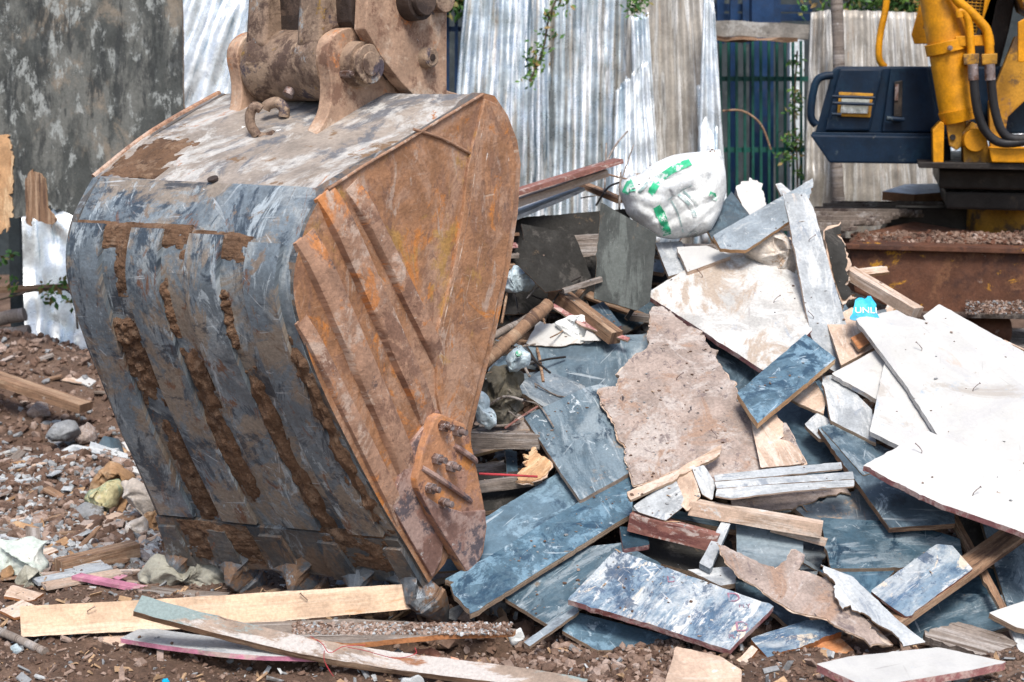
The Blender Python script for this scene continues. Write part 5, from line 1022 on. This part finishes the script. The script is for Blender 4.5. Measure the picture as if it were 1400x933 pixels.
rub_on('gravel_on_board', 3200, (400, 700, 853, 868), p0, n, .0015, .009, ['clodp', 'chipw', 'clod', 'chipg'], [.42, .10, .36, .12], 'gravel and plaster crumbs lying on the flat board')
beam('squared_timber', G(80, 776, .02), G(186, 750, .03), .06, .05, 'brownwood', 'short dusty pinkish timber on the rubble left of the first tooth', 'beam', 'timbers left of the bucket')
for i, (a, b, m_, l) in enumerate((((48, 796), (150, 776), 'greywhite', 'thin pale lath just below the short dusty timber'), ((60, 802), (165, 783), 'tanply', 'second thin lath, tan, below the pale one'), ((100, 778), (140, 770), 'greywhite', 'short white lath end between timber and laths'))):
    beam('lath', G(*a, .015), G(*b, .02), .06, .012, m_, l, 'lath', 'timbers left of the bucket')
ribbon('pink_lath', [(104, 788), (150, 797), (200, 806), (262, 814)], [.03, .03, .02, .01], .04, .012, 'pink', 'narrow pink painted lath left of the teeth', 'lath', 'timbers left of the bucket')
ribbon('painted_board', [(190, 806), (250, 812), (310, 816)], [.02, .02, .02], .05, .012, 'oldwood', 'dull grey lath behind the cream plank, under the grey cloth', 'lath', 'timbers left of the bucket')
tag(beam('timber_plank', Y(-20, 512, 7.3), Y(118, 558, 7.1), .10, .04, 'brownwood', 'weathered plank lying on the soil heap at the far left', 'plank', 'timbers left of the bucket', jit=.006))
mb = MB(); mb.tube(catmull([G(-20, 856, .03), G(20, 872, .02), G(62, 892, .012)], 5), .013, 10); tag(mb.build('round_stick', 'oldwood', smooth=True), 'round grey stick at the lower left edge', 'stick')
for i, (px, l) in enumerate((([(0, 835), (30, 820), (48, 828), (20, 845)], 'orange splinter bundle end at the left edge beside the cream plank'), ([(5, 815), (18, 800), (60, 812), (40, 822)], 'thin tan splinter lying left of the cream plank'), ([(20, 760), (70, 748), (80, 752), (30, 770)], 'grey-tan flat scrap in the rubble, left'))):
    n_ = Vector((.1, -.3, 1)).normalized(); slab('wood_chip', [PL(x, y, G(*px[0], .02), n_) for x, y in px], n_, .01, ['tanply', 'orangewood'], l, 'wood chip', None, torn=(0, 2), tj=.006)
n_ = Vector((0, -.25, 1)).normalized()
slab('board_fragment', [PL(x, y, G(200, 872, .012), n_) for x, y in ((128, 872), (196, 866), (198, 882), (160, 884))], n_, .012, ['tanply', 'tanply'], 'broken tan board lying on soil under the cream plank', 'board')
# left rubble bits
n_ = Vector((0, -.35, 1)).normalized(); p_ = Y(100, 615, 6.75)
slab('stone_slab', [PL(x, y, p_, n_) for x, y in ((62, 628), (100, 608), (128, 612), (120, 628), (80, 636))], n_, .03, ['chipw', 'chipg'], 'pale flat slab on the heap far left of the bucket', 'slab', jit=.01)
slab_px('window_panel', [(118, 630), (142, 596), (162, 600), (172, 628), (150, 634)], 6.6, .03, ['darkblue', 'oldwood'], 'dark panel with pale frame strips leaning on the heap behind the bucket, left', 'panel', tilt=.5)
Blob([(62, 590), (75, 578), (96, 576), (108, 590), (100, 604), (70, 602)], 6.9, .09, .02, 8, 41).build('rock', 'chipg', 'grey rounded stone on the brown soil heap', 'stone')
for i, (px, yy) in enumerate((([(5, 545), (18, 535), (34, 540), (38, 556), (20, 562), (6, 558)], 7.6), ([(36, 562), (50, 552), (66, 556), (70, 570), (50, 578)], 7.3), ([(72, 588), (92, 580), (110, 590), (104, 606), (80, 606)], 7.1), ([(100, 590), (116, 580), (130, 588), (130, 604), (110, 606)], 7.0))):
    Blob(px, yy, .08, .02, 9, 50+i*7).build('brick_lump', 'spall' if i % 2 else 'cardb', ('orange-brown lump highest on the heap at the far left', 'tan lump just below the weathered plank, far left', 'brown lump beside the grey rounded stone', 'pale brown lump right of the grey rounded stone')[i], 'lump')
# bags beside the bucket
Blob([(124, 668), (132, 644), (150, 632), (164, 634), (180, 652), (178, 672), (150, 672), (138, 684)], 5.95, .05, .022, 13, 61).build('cardboard', 'cardb', 'crumpled brown cardboard standing beside the bucket, left', 'cardboard')
Blob([(114, 682), (120, 672), (160, 656), (172, 664), (160, 690), (142, 712), (136, 700), (124, 694)], 5.88, .03, .016, 14, 65).build('torn_bag', 'bag', 'green and yellow striped torn bag draped before the cardboard', 'bag')
Blob([(102, 696), (115, 688), (142, 694), (150, 716), (138, 728), (108, 724)], 5.85, .08, .012, 8, 69).build('rubble_block', 'chipg', 'grey-brown square lump under the striped torn bag', 'lump')
Blob([(166, 664), (186, 655), (200, 664), (214, 690), (232, 735), (228, 748), (205, 740), (196, 706), (178, 690)], 5.75, .04, .024, 13, 73).build('paper_bag', 'paper', 'torn beige paper bag hanging along the lower left edge of the bucket', 'paper bag')
Blob([(198, 700), (212, 698), (232, 740), (226, 748), (206, 744), (198, 722)], 5.68, .03, .014, 15, 79).build('cardboard', 'cardb', 'orange-brown cardboard piece touching the lower left bucket edge', 'cardboard')
Blob([(172, 715), (195, 706), (204, 742), (196, 752), (176, 742)], 5.62, .04, .014, 14, 83).build('paper_bag', 'paper', 'whitish crumpled paper right of the square lump', 'paper bag')
Blob([(185, 784), (200, 768), (226, 766), (246, 776), (268, 764), (296, 768), (322, 780), (338, 800), (340, 812), (300, 800), (280, 812), (250, 806), (230, 802), (212, 800)], 4.98, .05, .022, 17, 87).build('cloth', 'cloth', 'crumpled grey-green cloth lying in front of the first teeth', 'cloth')
Blob([(-15, 745), (10, 735), (40, 735), (62, 745), (66, 768), (50, 790), (64, 806), (40, 808), (18, 790), (-15, 775)], 5.15, .05, .022, 13, 91).build('plastic_bag', 'tealcloth', 'dirty white and teal plastic bag at the left edge', 'plastic bag')
Blob([(18, 790), (30, 775), (48, 780), (62, 806), (50, 812), (28, 806)], 5.02, .04, .018, 14, 95).build('cloth', 'cloth', 'beige folded cloth below the teal plastic bag', 'cloth')
Blob([(0, 782), (10, 774), (18, 784), (16, 792), (2, 793)], 5.08, .03, .006, 12, 99).build('brick_lump', 'cardb', 'small ochre lump at the left frame edge below the teal bag', 'lump')
Blob([(196, 774), (206, 770), (216, 776), (214, 784), (200, 784)], 5.15, .03, .006, 12, 103).build('ball_lump', 'peeled', 'small round pinkish lump beside the grey-green cloth', 'lump')
n_ = Vector((0, -.2, 1)).normalized(); slab('plastic_scrap', [PL(x, y, G(164, 790, .03), n_) for x, y in ((154, 790), (164, 785), (175, 787), (162, 793))], n_, .002, ['pink', 'pink'], 'bright violet-pink plastic scrap left of the teeth', 'plastic scrap')
# peeled salmon veneer and red string on the bent plank
Blob([(540, 897), (560, 892), (590, 886), (608, 896), (612, 906), (596, 908), (575, 900), (556, 904)], 4.42, .012, .010, 22, 107).build('peeled_veneer', 'peeled', 'salmon coloured peeled veneer curl on the bent plank', 'veneer')
Blob([(560, 912), (590, 908), (640, 914), (648, 920), (610, 922), (570, 918)], 4.38, .01, .008, 22, 111).build('peeled_veneer', 'peeled', 'flat salmon veneer shreds lower on the bent plank', 'veneer')
for pts, l in (([(425, 868), (440, 880), (452, 890), (470, 884), (500, 882)], 'red string looping over the bent plank, left part'), ([(478, 885), (500, 890), (540, 900), (565, 892), (566, 885)], 'red string along the bent plank, right part'), ([(443, 890), (445, 905), (452, 915), (456, 924)], 'red string end dangling below the bent plank')):
    mb = MB(); mb.tube(catmull([G(x, y, .075)+Vector((nz((x*.3, y, 1))*.012, 0, nz((x*.3, y, 8))*.012)) for x, y in pts], 6), .0011, 6); tag(mb.build('red_string', 'redthread', smooth=True), l, 'string')
for pts, l in (([(690, 586), (710, 572), (735, 556)], 'red cable curving up out of the hollow'), ([(655, 648), (700, 650), (735, 652)], 'red cable lying straight below the squared grey timber')):
    mb = MB(); mb.tube(catmull([on_pile(x, y, .13) for x, y in pts], 6), .004, 8); tag(mb.build('red_cable', 'redwood' if 'curving' in l else 'redthread', smooth=True), l, 'cable')
# white stone at the bottom edge and small bright bits
for i, (px, l, m_) in enumerate((([(546, 933), (552, 927), (580, 928), (582, 938), (550, 940)], 'white crumbly stone at the bottom edge', 'chipw'), ([(694, 868), (712, 858), (719, 872), (700, 884)], 'small white paper square next to the narrow grey stick', 'sackw'), ([(14, 885), (22, 880), (30, 890), (20, 896)], 'white-blue plastic crumb at the lower left', 'plastic'), ([(220, 930), (228, 927), (233, 934), (224, 938)], 'turquoise plastic bit at the bottom edge, left', 'cyan'), ([(1020, 745), (1031, 738), (1036, 752), (1024, 760)], 'cream paper scrap on the torn tan sheet', 'sackw'))):
    yy = G(px[0][0], px[0][1]+8).y if i < 4 else 4.9
    Blob(px, yy, .008, .004, 30, 120+i*5).build('paper_scrap' if i in (1, 4) else 'rubble_bit', m_, l, 'scrap', nr=8, na=24)
# ================================================================== THE YELLOW EXCAVATOR BEHIND
EX = thing('excavator', Y(1350, 560, 8.3), 'yellow excavator with navy blue engine cover and crawler track behind the pile, right', 'excavator')
YF = 7.85
def pr(name, px, y, dep, m_, parent=EX, bev=.01, off=0):
    mb = MB(); mb.prism([Y(a, b, y) for a, b in px], Vector((.24*dep, dep, 0))); return mb.build(name, m_, parent, bevel=bev)
cov = pr('engine_cover', [(1114, 183), (1138, 96), (1144, 91), (1420, 91), (1420, 183)], YF+.06, .85, 'navy', bev=.012)
pr('cover_front_panel', [(1206, 181), (1218, 92), (1268, 92), (1286, 181)], YF+.03, .1, 'navy', cov, .008)
pr('lamp_panel', [(1128, 179), (1149, 94), (1208, 94), (1189, 179)], YF+.02, .1, 'navy', cov, .010)
pr('lower_skirt', [(1107, 184), (1300, 187), (1300, 225), (1134, 223)], YF-.02, .85, 'navy', EX, .010)
pr('skirt_rim', [(1110, 181), (1300, 183), (1300, 187), (1110, 185)], YF-.01, .3, 'navy', EX, .003)
lamp = pr('headlight', [(1147, 126), (1194, 128), (1190, 161), (1144, 159)], YF+.0, .06, 'yeld', EX, .004)
pr('lens', [(1151, 131), (1190, 132), (1186, 156), (1149, 155)], YF-.010, .02, 'glass', lamp, .004)
for (a, b) in (((1138, 132), (1196, 134)), ((1138, 141), (1194, 143)), ((1137, 156), (1150, 157))):
    mb = MB(); mb.tube([Y(*a, YF-.04), Y(*b, YF-.04)], .008, 8); mb.build('guard_bar', 'navy', lamp, smooth=True)
mb = MB(); mb.tube(catmull([Y(x, y, YF+.03) for x, y in ((1116, 171), (1109, 160), (1111, 130), (1119, 108), (1138, 103))], 6), .020, 12); mb.build('handle', 'navy', EX, smooth=True)
latch = pr('latch', [(1223, 112), (1234, 110), (1233, 160), (1222, 160)], YF+.0, .05, 'darkm', EX, .004)
pr('latch_plate', [(1224, 116), (1229, 115), (1228, 138), (1223, 138)], YF-.01, .02, 'bolt', latch, .003)
mb = MB(); mb.tube([Y(1212, 162, YF+.0), Y(1236, 164, YF+.0)], .012, 10); mb.build('latch_rod', 'navy', latch, smooth=True)
mb = MB(); mb.tube(catmull([Y(x, y, YF+.25) for x, y in ((1216, -40), (1211, 10), (1203, 50), (1202, 80), (1210, 92))], 6), .017, 12); mb.build('handrail', 'yel', EX, smooth=True)
# lift cylinder
yc = YF-.25
mb = MB(); mb.tube([Y(1282, -60, yc+.1), Y(1286, 0, yc+.06), Y(1310, 158, yc)], [.098, .096, .086], 32); mb.tube([Y(1308, 150, yc), Y(1311, 166, yc)], [.089, .080], 32)
cy = mb.build('lift_cylinder', 'yel', EX, smooth=True)
mb = MB(); mb.tube([Y(1294, 56, yc+.03), Y(1297, 71, yc+.03)], .104, 32); mb.build('clamp_ring', 'yel', cy, smooth=True, bevel=.002)
mb = MB(); c = Y(1298, 66, yc-.08); mb.tube([c, c+Vector((0, -.02, 0))], .012, 6); mb.build('clamp_bolt', 'bolt', cy)
pr('cylinder_eye', [(1292, 160), (1322, 160), (1318, 198), (1308, 206), (1298, 200)], yc-.03, .07, 'yeld', cy, .008)
mb = MB(); c = Y(1303, 188, yc-.04); mb.tube([c, c+Vector((0, .02, 0))], .014, 12); mb.build('pin_end', 'darkm', cy)
pr('bracket_plate', [(1276, 224), (1275, 178), (1286, 166), (1291, 168), (1290, 224)], yc-.05, .3, 'yel', EX, .006)
pr('bracket_plate', [(1318, 224), (1316, 182), (1328, 166), (1345, 175), (1358, 224)], yc-.05, .3, 'yeld', EX, .006)
mb = MB(); c = Y(1334, 192, yc-.10); mb.tube([c, c+Vector((.01, .12, 0))], .055, 24); mb.build('bracket_boss', 'yel', EX, smooth=True, bevel=.004)
pr('swing_deck', [(1255, 222), (1460, 224), (1460, 234), (1256, 230)], yc-.1, 1.6, 'darkm', EX, .004)
pr('boom_foot', [(1352, 140), (1388, 50), (1460, 20), (1460, 110), (1420, 120), (1378, 160), (1368, 226), (1355, 226)], yc+.15, .12, 'yeld', EX, .006)
pr('boom_foot', [(1330, 60), (1372, -60), (1400, -60), (1380, 40), (1352, 150), (1340, 210), (1330, 190)], yc+.35, .5, 'darkm', EX, .01)
pr('boom', [(1376, -60), (1460, -60), (1460, 40), (1400, 10)], yc+.05, .5, 'yeld', EX, .01)
pr('deck_block', [(1352, 203), (1460, 204), (1460, 224), (1356, 222)], yc-.12, .3, 'yel', EX, .006)
g = pr('guard_frame', [(1246, 47), (1268, -30), (1276, -30), (1262, 40), (1290, 40), (1290, 60), (1250, 60)], YF+.1, .05, 'yel', EX, .004)
pr('guard_frame', [(1338, 60), (1352, -40), (1372, -40), (1352, 60)], YF+.1, .05, 'yel', EX, .004)
pr('mesh_back', [(1255, 45), (1270, -40), (1360, -40), (1345, 45)], YF+.20, .02, 'darkm', EX, 0)
mbm = MB()
for i in range(22):
    x = 1250+i*6; mbm.tube([Y(x, 46, YF+.16), Y(x+14, -40, YF+.16)], .003, 4); mbm.tube([Y(1252, 44-i*4.6, YF+.155), Y(1362, 52-i*4.6, YF+.155)], .003, 4)
mbm.build('wire_mesh', 'yeld', EX)
for pts, r_ in (([(1296, -20), (1308, 0), (1326, 16), (1340, 30), (1350, 45), (1353, 76)], .022), ([(1312, 24), (1312, 16), (1319, 18), (1325, 35), (1328, 76)], .018)):
    mb = MB(); mb.tube(catmull([Y(x, y, yc-.08) for x, y in pts], 6), r_, 14); mb.build('oil_pipe', 'yel', EX, smooth=True)
pr('pipe_clamp', [(1306, 50), (1358, 47), (1360, 62), (1308, 64)], yc-.07, .05, 'yel', EX, .004)
for x in (1328, 1353):
    pr('pipe_flange', [(x-11, 74), (x+11, 73), (x+10, 88), (x-10, 89)], yc-.12, .10, 'yeld', EX, .006)
for pts in ([(1330, 88), (1332, 120), (1336, 150), (1345, 176), (1362, 193), (1385, 196), (1430, 188)], [(1353, 88), (1356, 120), (1360, 150), (1370, 180), (1388, 190), (1430, 186)]):
    mb = MB(); mb.tube(catmull([Y(x, y, yc-.14) for x, y in pts], 7), .021, 14); h = mb.build('hose', 'black', EX, smooth=True)
    mb = MB(); mb.tube([Y(pts[0][0], pts[0][1], yc-.14), Y(pts[0][0]+1, pts[0][1]+22, yc-.14)], .024, 16); mb.build('hose_ferrule', 'bolt', h, smooth=True)
pr('oil_pipe', [(1392, 30), (1402, 25), (1402, 85), (1392, 85)], yc-.06, .04, 'yel', EX, .004)
# turntable and undercarriage
pr('swing_base', [(1284, 232), (1460, 234), (1460, 262), (1284, 258)], 7.75, 1.3, 'darkm', EX, .012)
pr('swing_base', [(1292, 262), (1460, 265), (1460, 290), (1294, 286)], 7.8, 1.2, 'darkm', EX, .012)
mb = MB(); c = Y(1410, 290, 8.3); mb.tube([c+ZZ*.03, c-ZZ*.22], .36, 40); mb.build('turntable', 'yeld', EX, smooth=True)
pr('car_body', [(1225, 284), (1460, 286), (1460, 335), (1200, 330)], 8.25, .6, 'darkm', EX, .01)  # car body, coloured near black to hold the shade of the hollow
# far crawler track: shoes side by side
ta, tb = Y(1152, 318, 7.35), Y(1292, 283, 8.55); ns = 14
for i in range(ns):
    c = ta.lerp(tb, i/(ns-1)); c.z = .985+.012*math.sin(i*1.1)-.10*max(0, (2-i)/2)**2; step = (tb-ta).length/(ns-1)
    mb = MB(); dd = Vector(((tb-ta).x, (tb-ta).y, 0)).normalized(); ss = Vector((-1, .10, 0)).normalized()
    mb.box(c+ss*.30, ss*.62, dd*step*.86, ZZ*.020); mb.box(c+ss*.30+ZZ*.018-dd*step*.3, ss*.60, dd*.014, ZZ*.024); mb.box(c+ss*.30+ZZ*.014+dd*step*.22, ss*.60, dd*.010, ZZ*.014)
    mb.build('track_shoe', 'trackm', EX, bevel=.003)
def frm(name, px, y0, y1, m_, bev=.012):
    mb = MB(); P = [Y(a, b, yy) for (a, b), yy in zip(px, y0)]; mb.prism(P, Vector((0, y1, 0))); return mb.build(name, m_, EX, bevel=bev)
frm('track_frame', [(1162, 338), (1460, 345), (1460, 432), (1235, 428), (1168, 400)], [7.3]*5, .5, 'framem')
mb = MB(); a_ = [Y(1156, 336, 7.28), Y(1460, 343, 7.28), Y(1460, 331, 7.5), Y(1300, 312, 7.9), Y(1250, 303, 8.1), Y(1178, 318, 7.6)]; mb.prism(a_, ZZ*-.02); mb.build('sloping_guard', 'framem', EX, bevel=.004)
pr('frame_lip', [(1156, 334), (1460, 341), (1460, 349), (1158, 341)], 7.26, .06, 'framem', EX, .004)
pr('frame_foot', [(1250, 428), (1460, 431), (1460, 438), (1250, 434)], 7.24, .3, 'trackm', EX, .004)
mb = MB(); c = Y(1350, 452, 7.45); mb.tube([c-Vector((.12, 0, 0)), c-Vector((.1, 0, 0)), c+Vector((.08, 0, 0)), c+Vector((.1, 0, 0))], [.05, .075, .075, .06], 24); mb.build('track_roller', 'framem', EX, smooth=True)
pr('lower_track', [(1200, 470), (1460, 475), (1460, 520), (1200, 510)], 7.3, .6, 'trackm', EX, .01)
p_ = Y(1300, 325, 7.6); rub_on('soil_on_track', 2200, (1165, 1420, 320, 334), Y(1300, 333, 7.4), Vector((0, -.2, 1)).normalized(), .002, .020, ['clod', 'framem', 'clodp'], [.70, .26, .04], 'brown soil lying on the crawler track frame')
rub_on('soil_on_foot', 900, (1320, 1420, 412, 430), Y(1370, 428, 7.2), Vector((0, -.55, .8)).normalized(), .002, .010, ['clodp', 'clod', 'chipg'], [.35, .45, .2], 'grey grit gathered on the foot of the track frame')

# ---- scraps on the ground left of the bucket, all alike
rs = random.Random(23)
for i in range(120):
    q = G(rs.uniform(-20, 225), rs.uniform(640, 790) if i % 3 else rs.uniform(560, 640)); q.z = hgt(q.x, q.y)+.012
    n = Vector((rs.gauss(0, .25), rs.gauss(-.2, .25), 1)).normalized(); L, W_ = rs.uniform(.05, .2), rs.uniform(.015, .06); an = rs.gauss(0, .7)
    u = Vector((math.cos(an), math.sin(an), 0)); u = (u-n*u.dot(n)).normalized(); v = n.cross(u); m_ = rs.choice(['greywhite', 'tanply', 'brownwood', 'oldwood', 'whiteply', 'spall', 'cardb'])
    slab('ground_scrap', [q-u*L/2-v*W_/2, q+u*L/2-v*W_/2*.8, q+u*L*.45+v*W_/2, q-u*L/2*.9+v*W_/2], n, rs.uniform(.004, .014), [m_, m_], 'small %s scrap lying on the rubble left of the bucket' % {'greywhite': 'grey-white', 'tanply': 'tan', 'brownwood': 'brown', 'oldwood': 'weathered grey', 'whiteply': 'white', 'spall': 'pinkish crusted', 'cardb': 'cardboard brown'}[m_], 'scrap', 'small scraps on the rubble at the left', torn=(1, 3), step=.03, tj=.008)
# ---- crumbs lying on top of whatever is there
bpy.context.view_layer.update(); dg = bpy.context.evaluated_depsgraph_get(); V, F_, MI = [], [], []; b_ = 0
for i in range(5200):
    x, y = (rng.uniform(-.35, 2.3), rng.uniform(4.45, 6.7)) if i % 4 else (rng.uniform(-1.6, .6), rng.uniform(4.3, 5.3))
    hit, loc, nn, _, ob, _ = sc.ray_cast(dg, Vector((x, y, 2.2 if x > -.1 else .5)), Vector((0, 0, -1)))
    if not hit or nn.z < .45 or ob.name.startswith(('ground', 'soil')): continue
    if nz((x*3, y*3, 4)) < -.05 or (ob.name.startswith('white_sheet') and i % 5) or 'ply' in ob.name and i % 2: continue
    s = .0015+.006*rng.random()**3; v = ICO_V*(1+.3*rng.standard_normal((12, 1)))*np.array([1, .7, .5])
    if i % 9 == 0: v = v*np.array([4., .5, .4])
    an = rng.random()*6.28; c_, s_ = math.cos(an), math.sin(an); v = v*s@np.array([[c_, s_, 0], [-s_, c_, 0], [0, 0, 1]])+np.array([loc.x, loc.y, loc.z+s*.3])
    V.append(v); F_ += [[k+b_ for k in f] for f in ICO_F.tolist()]; b_ += 12; MI += [3 if i % 9 == 0 else int(rng.integers(0, 3))]*20
o = mesh('dust_crumbs', [tuple(p) for p in np.concatenate(V)], F_, ['clod', 'clodp', 'chipg', 'woodchip'], mi=MI, loc=Vector((0, 0, 0))); tag(o, 'crumbs of soil and slivers lying on the boards', None, None, 'stuff')

rs = random.Random(41)
for i in range(34):
    px, py = rs.uniform(640, 760), rs.uniform(395, 600)
    if i % 3 == 2: px, py = rs.uniform(760, 880), rs.uniform(230, 300)
    an = rs.gauss(.5, .8); L = rs.uniform(25, 70); li = rs.uniform(.02, .14) if i % 3 < 2 else rs.uniform(.08, .25)
    a, b = on_pile(px, py, li), on_pile(px+L*math.cos(an), py-L*math.sin(an), li+rs.uniform(-.05, .08)); m_ = a.lerp(b, .5)+Vector((0, 0, rs.uniform(-.02, .03)))
    mb = MB(); mb.tube(catmull([a, m_, b], 4), rs.uniform(.002, .006), 6); k_ = rs.choice(['brownwood', 'oldwood', 'darkm', 'oldwood'])
    tag(mb.build('twig', k_, smooth=True), 'thin %s twig or wire tangled in the hollow beside the bucket' % {'brownwood': 'brown', 'oldwood': 'grey', 'darkm': 'black'}[k_], 'twig', 'thin twigs and wires in the hollow')

# ---- bent rusty nails standing in some boards
bpy.context.view_layer.update()
by_label = {o.get('label'): o for o in sc.objects if o.get('label')}
for lab, spots in (('long narrow grey-white plank standing steeply on the pile', [(1106, 330), (1112, 436)]), ('broad pale panel with tan and grey stains, upper middle of the pile', [(1058, 414), (960, 380)]),
                   ('front white sheet with pinkish red edge, right frame edge', [(1330, 678), (1260, 620)]), ('largest white sheet at the right, overlapped by the pink-edged one', [(1330, 535), (1260, 480)]),
                   ('long fresh cream coloured plank lying in front of the bucket teeth', [(120, 836), (420, 820)]), ('big torn cement-crusted tan board in the middle of the pile', [(925, 520), (980, 600)])):
    ob = by_label.get(lab)
    if not ob: continue
    me_ = ob.data; f0 = me_.polygons[0]; nn = f0.normal.copy(); nn = nn if nn.dot(CP-ob.location) > 0 else -nn; p0_ = ob.location+me_.vertices[f0.vertices[0]].co
    for j, (px, py) in enumerate(spots):
        q = PL(px, py, p0_, nn); sd2 = Vector((.6-j, .2, .3)).normalized()
        mb = MB(); mb.tube([q-nn*.004, q+nn*.010, q+nn*.016+sd2*.012, q+nn*.018+sd2*.026], .0014, 6); mb.tube([q+nn*.018+sd2*.026, q+nn*.018+sd2*.0275], .0035, 8); mb.build('nail', 'bolt', ob, smooth=True)
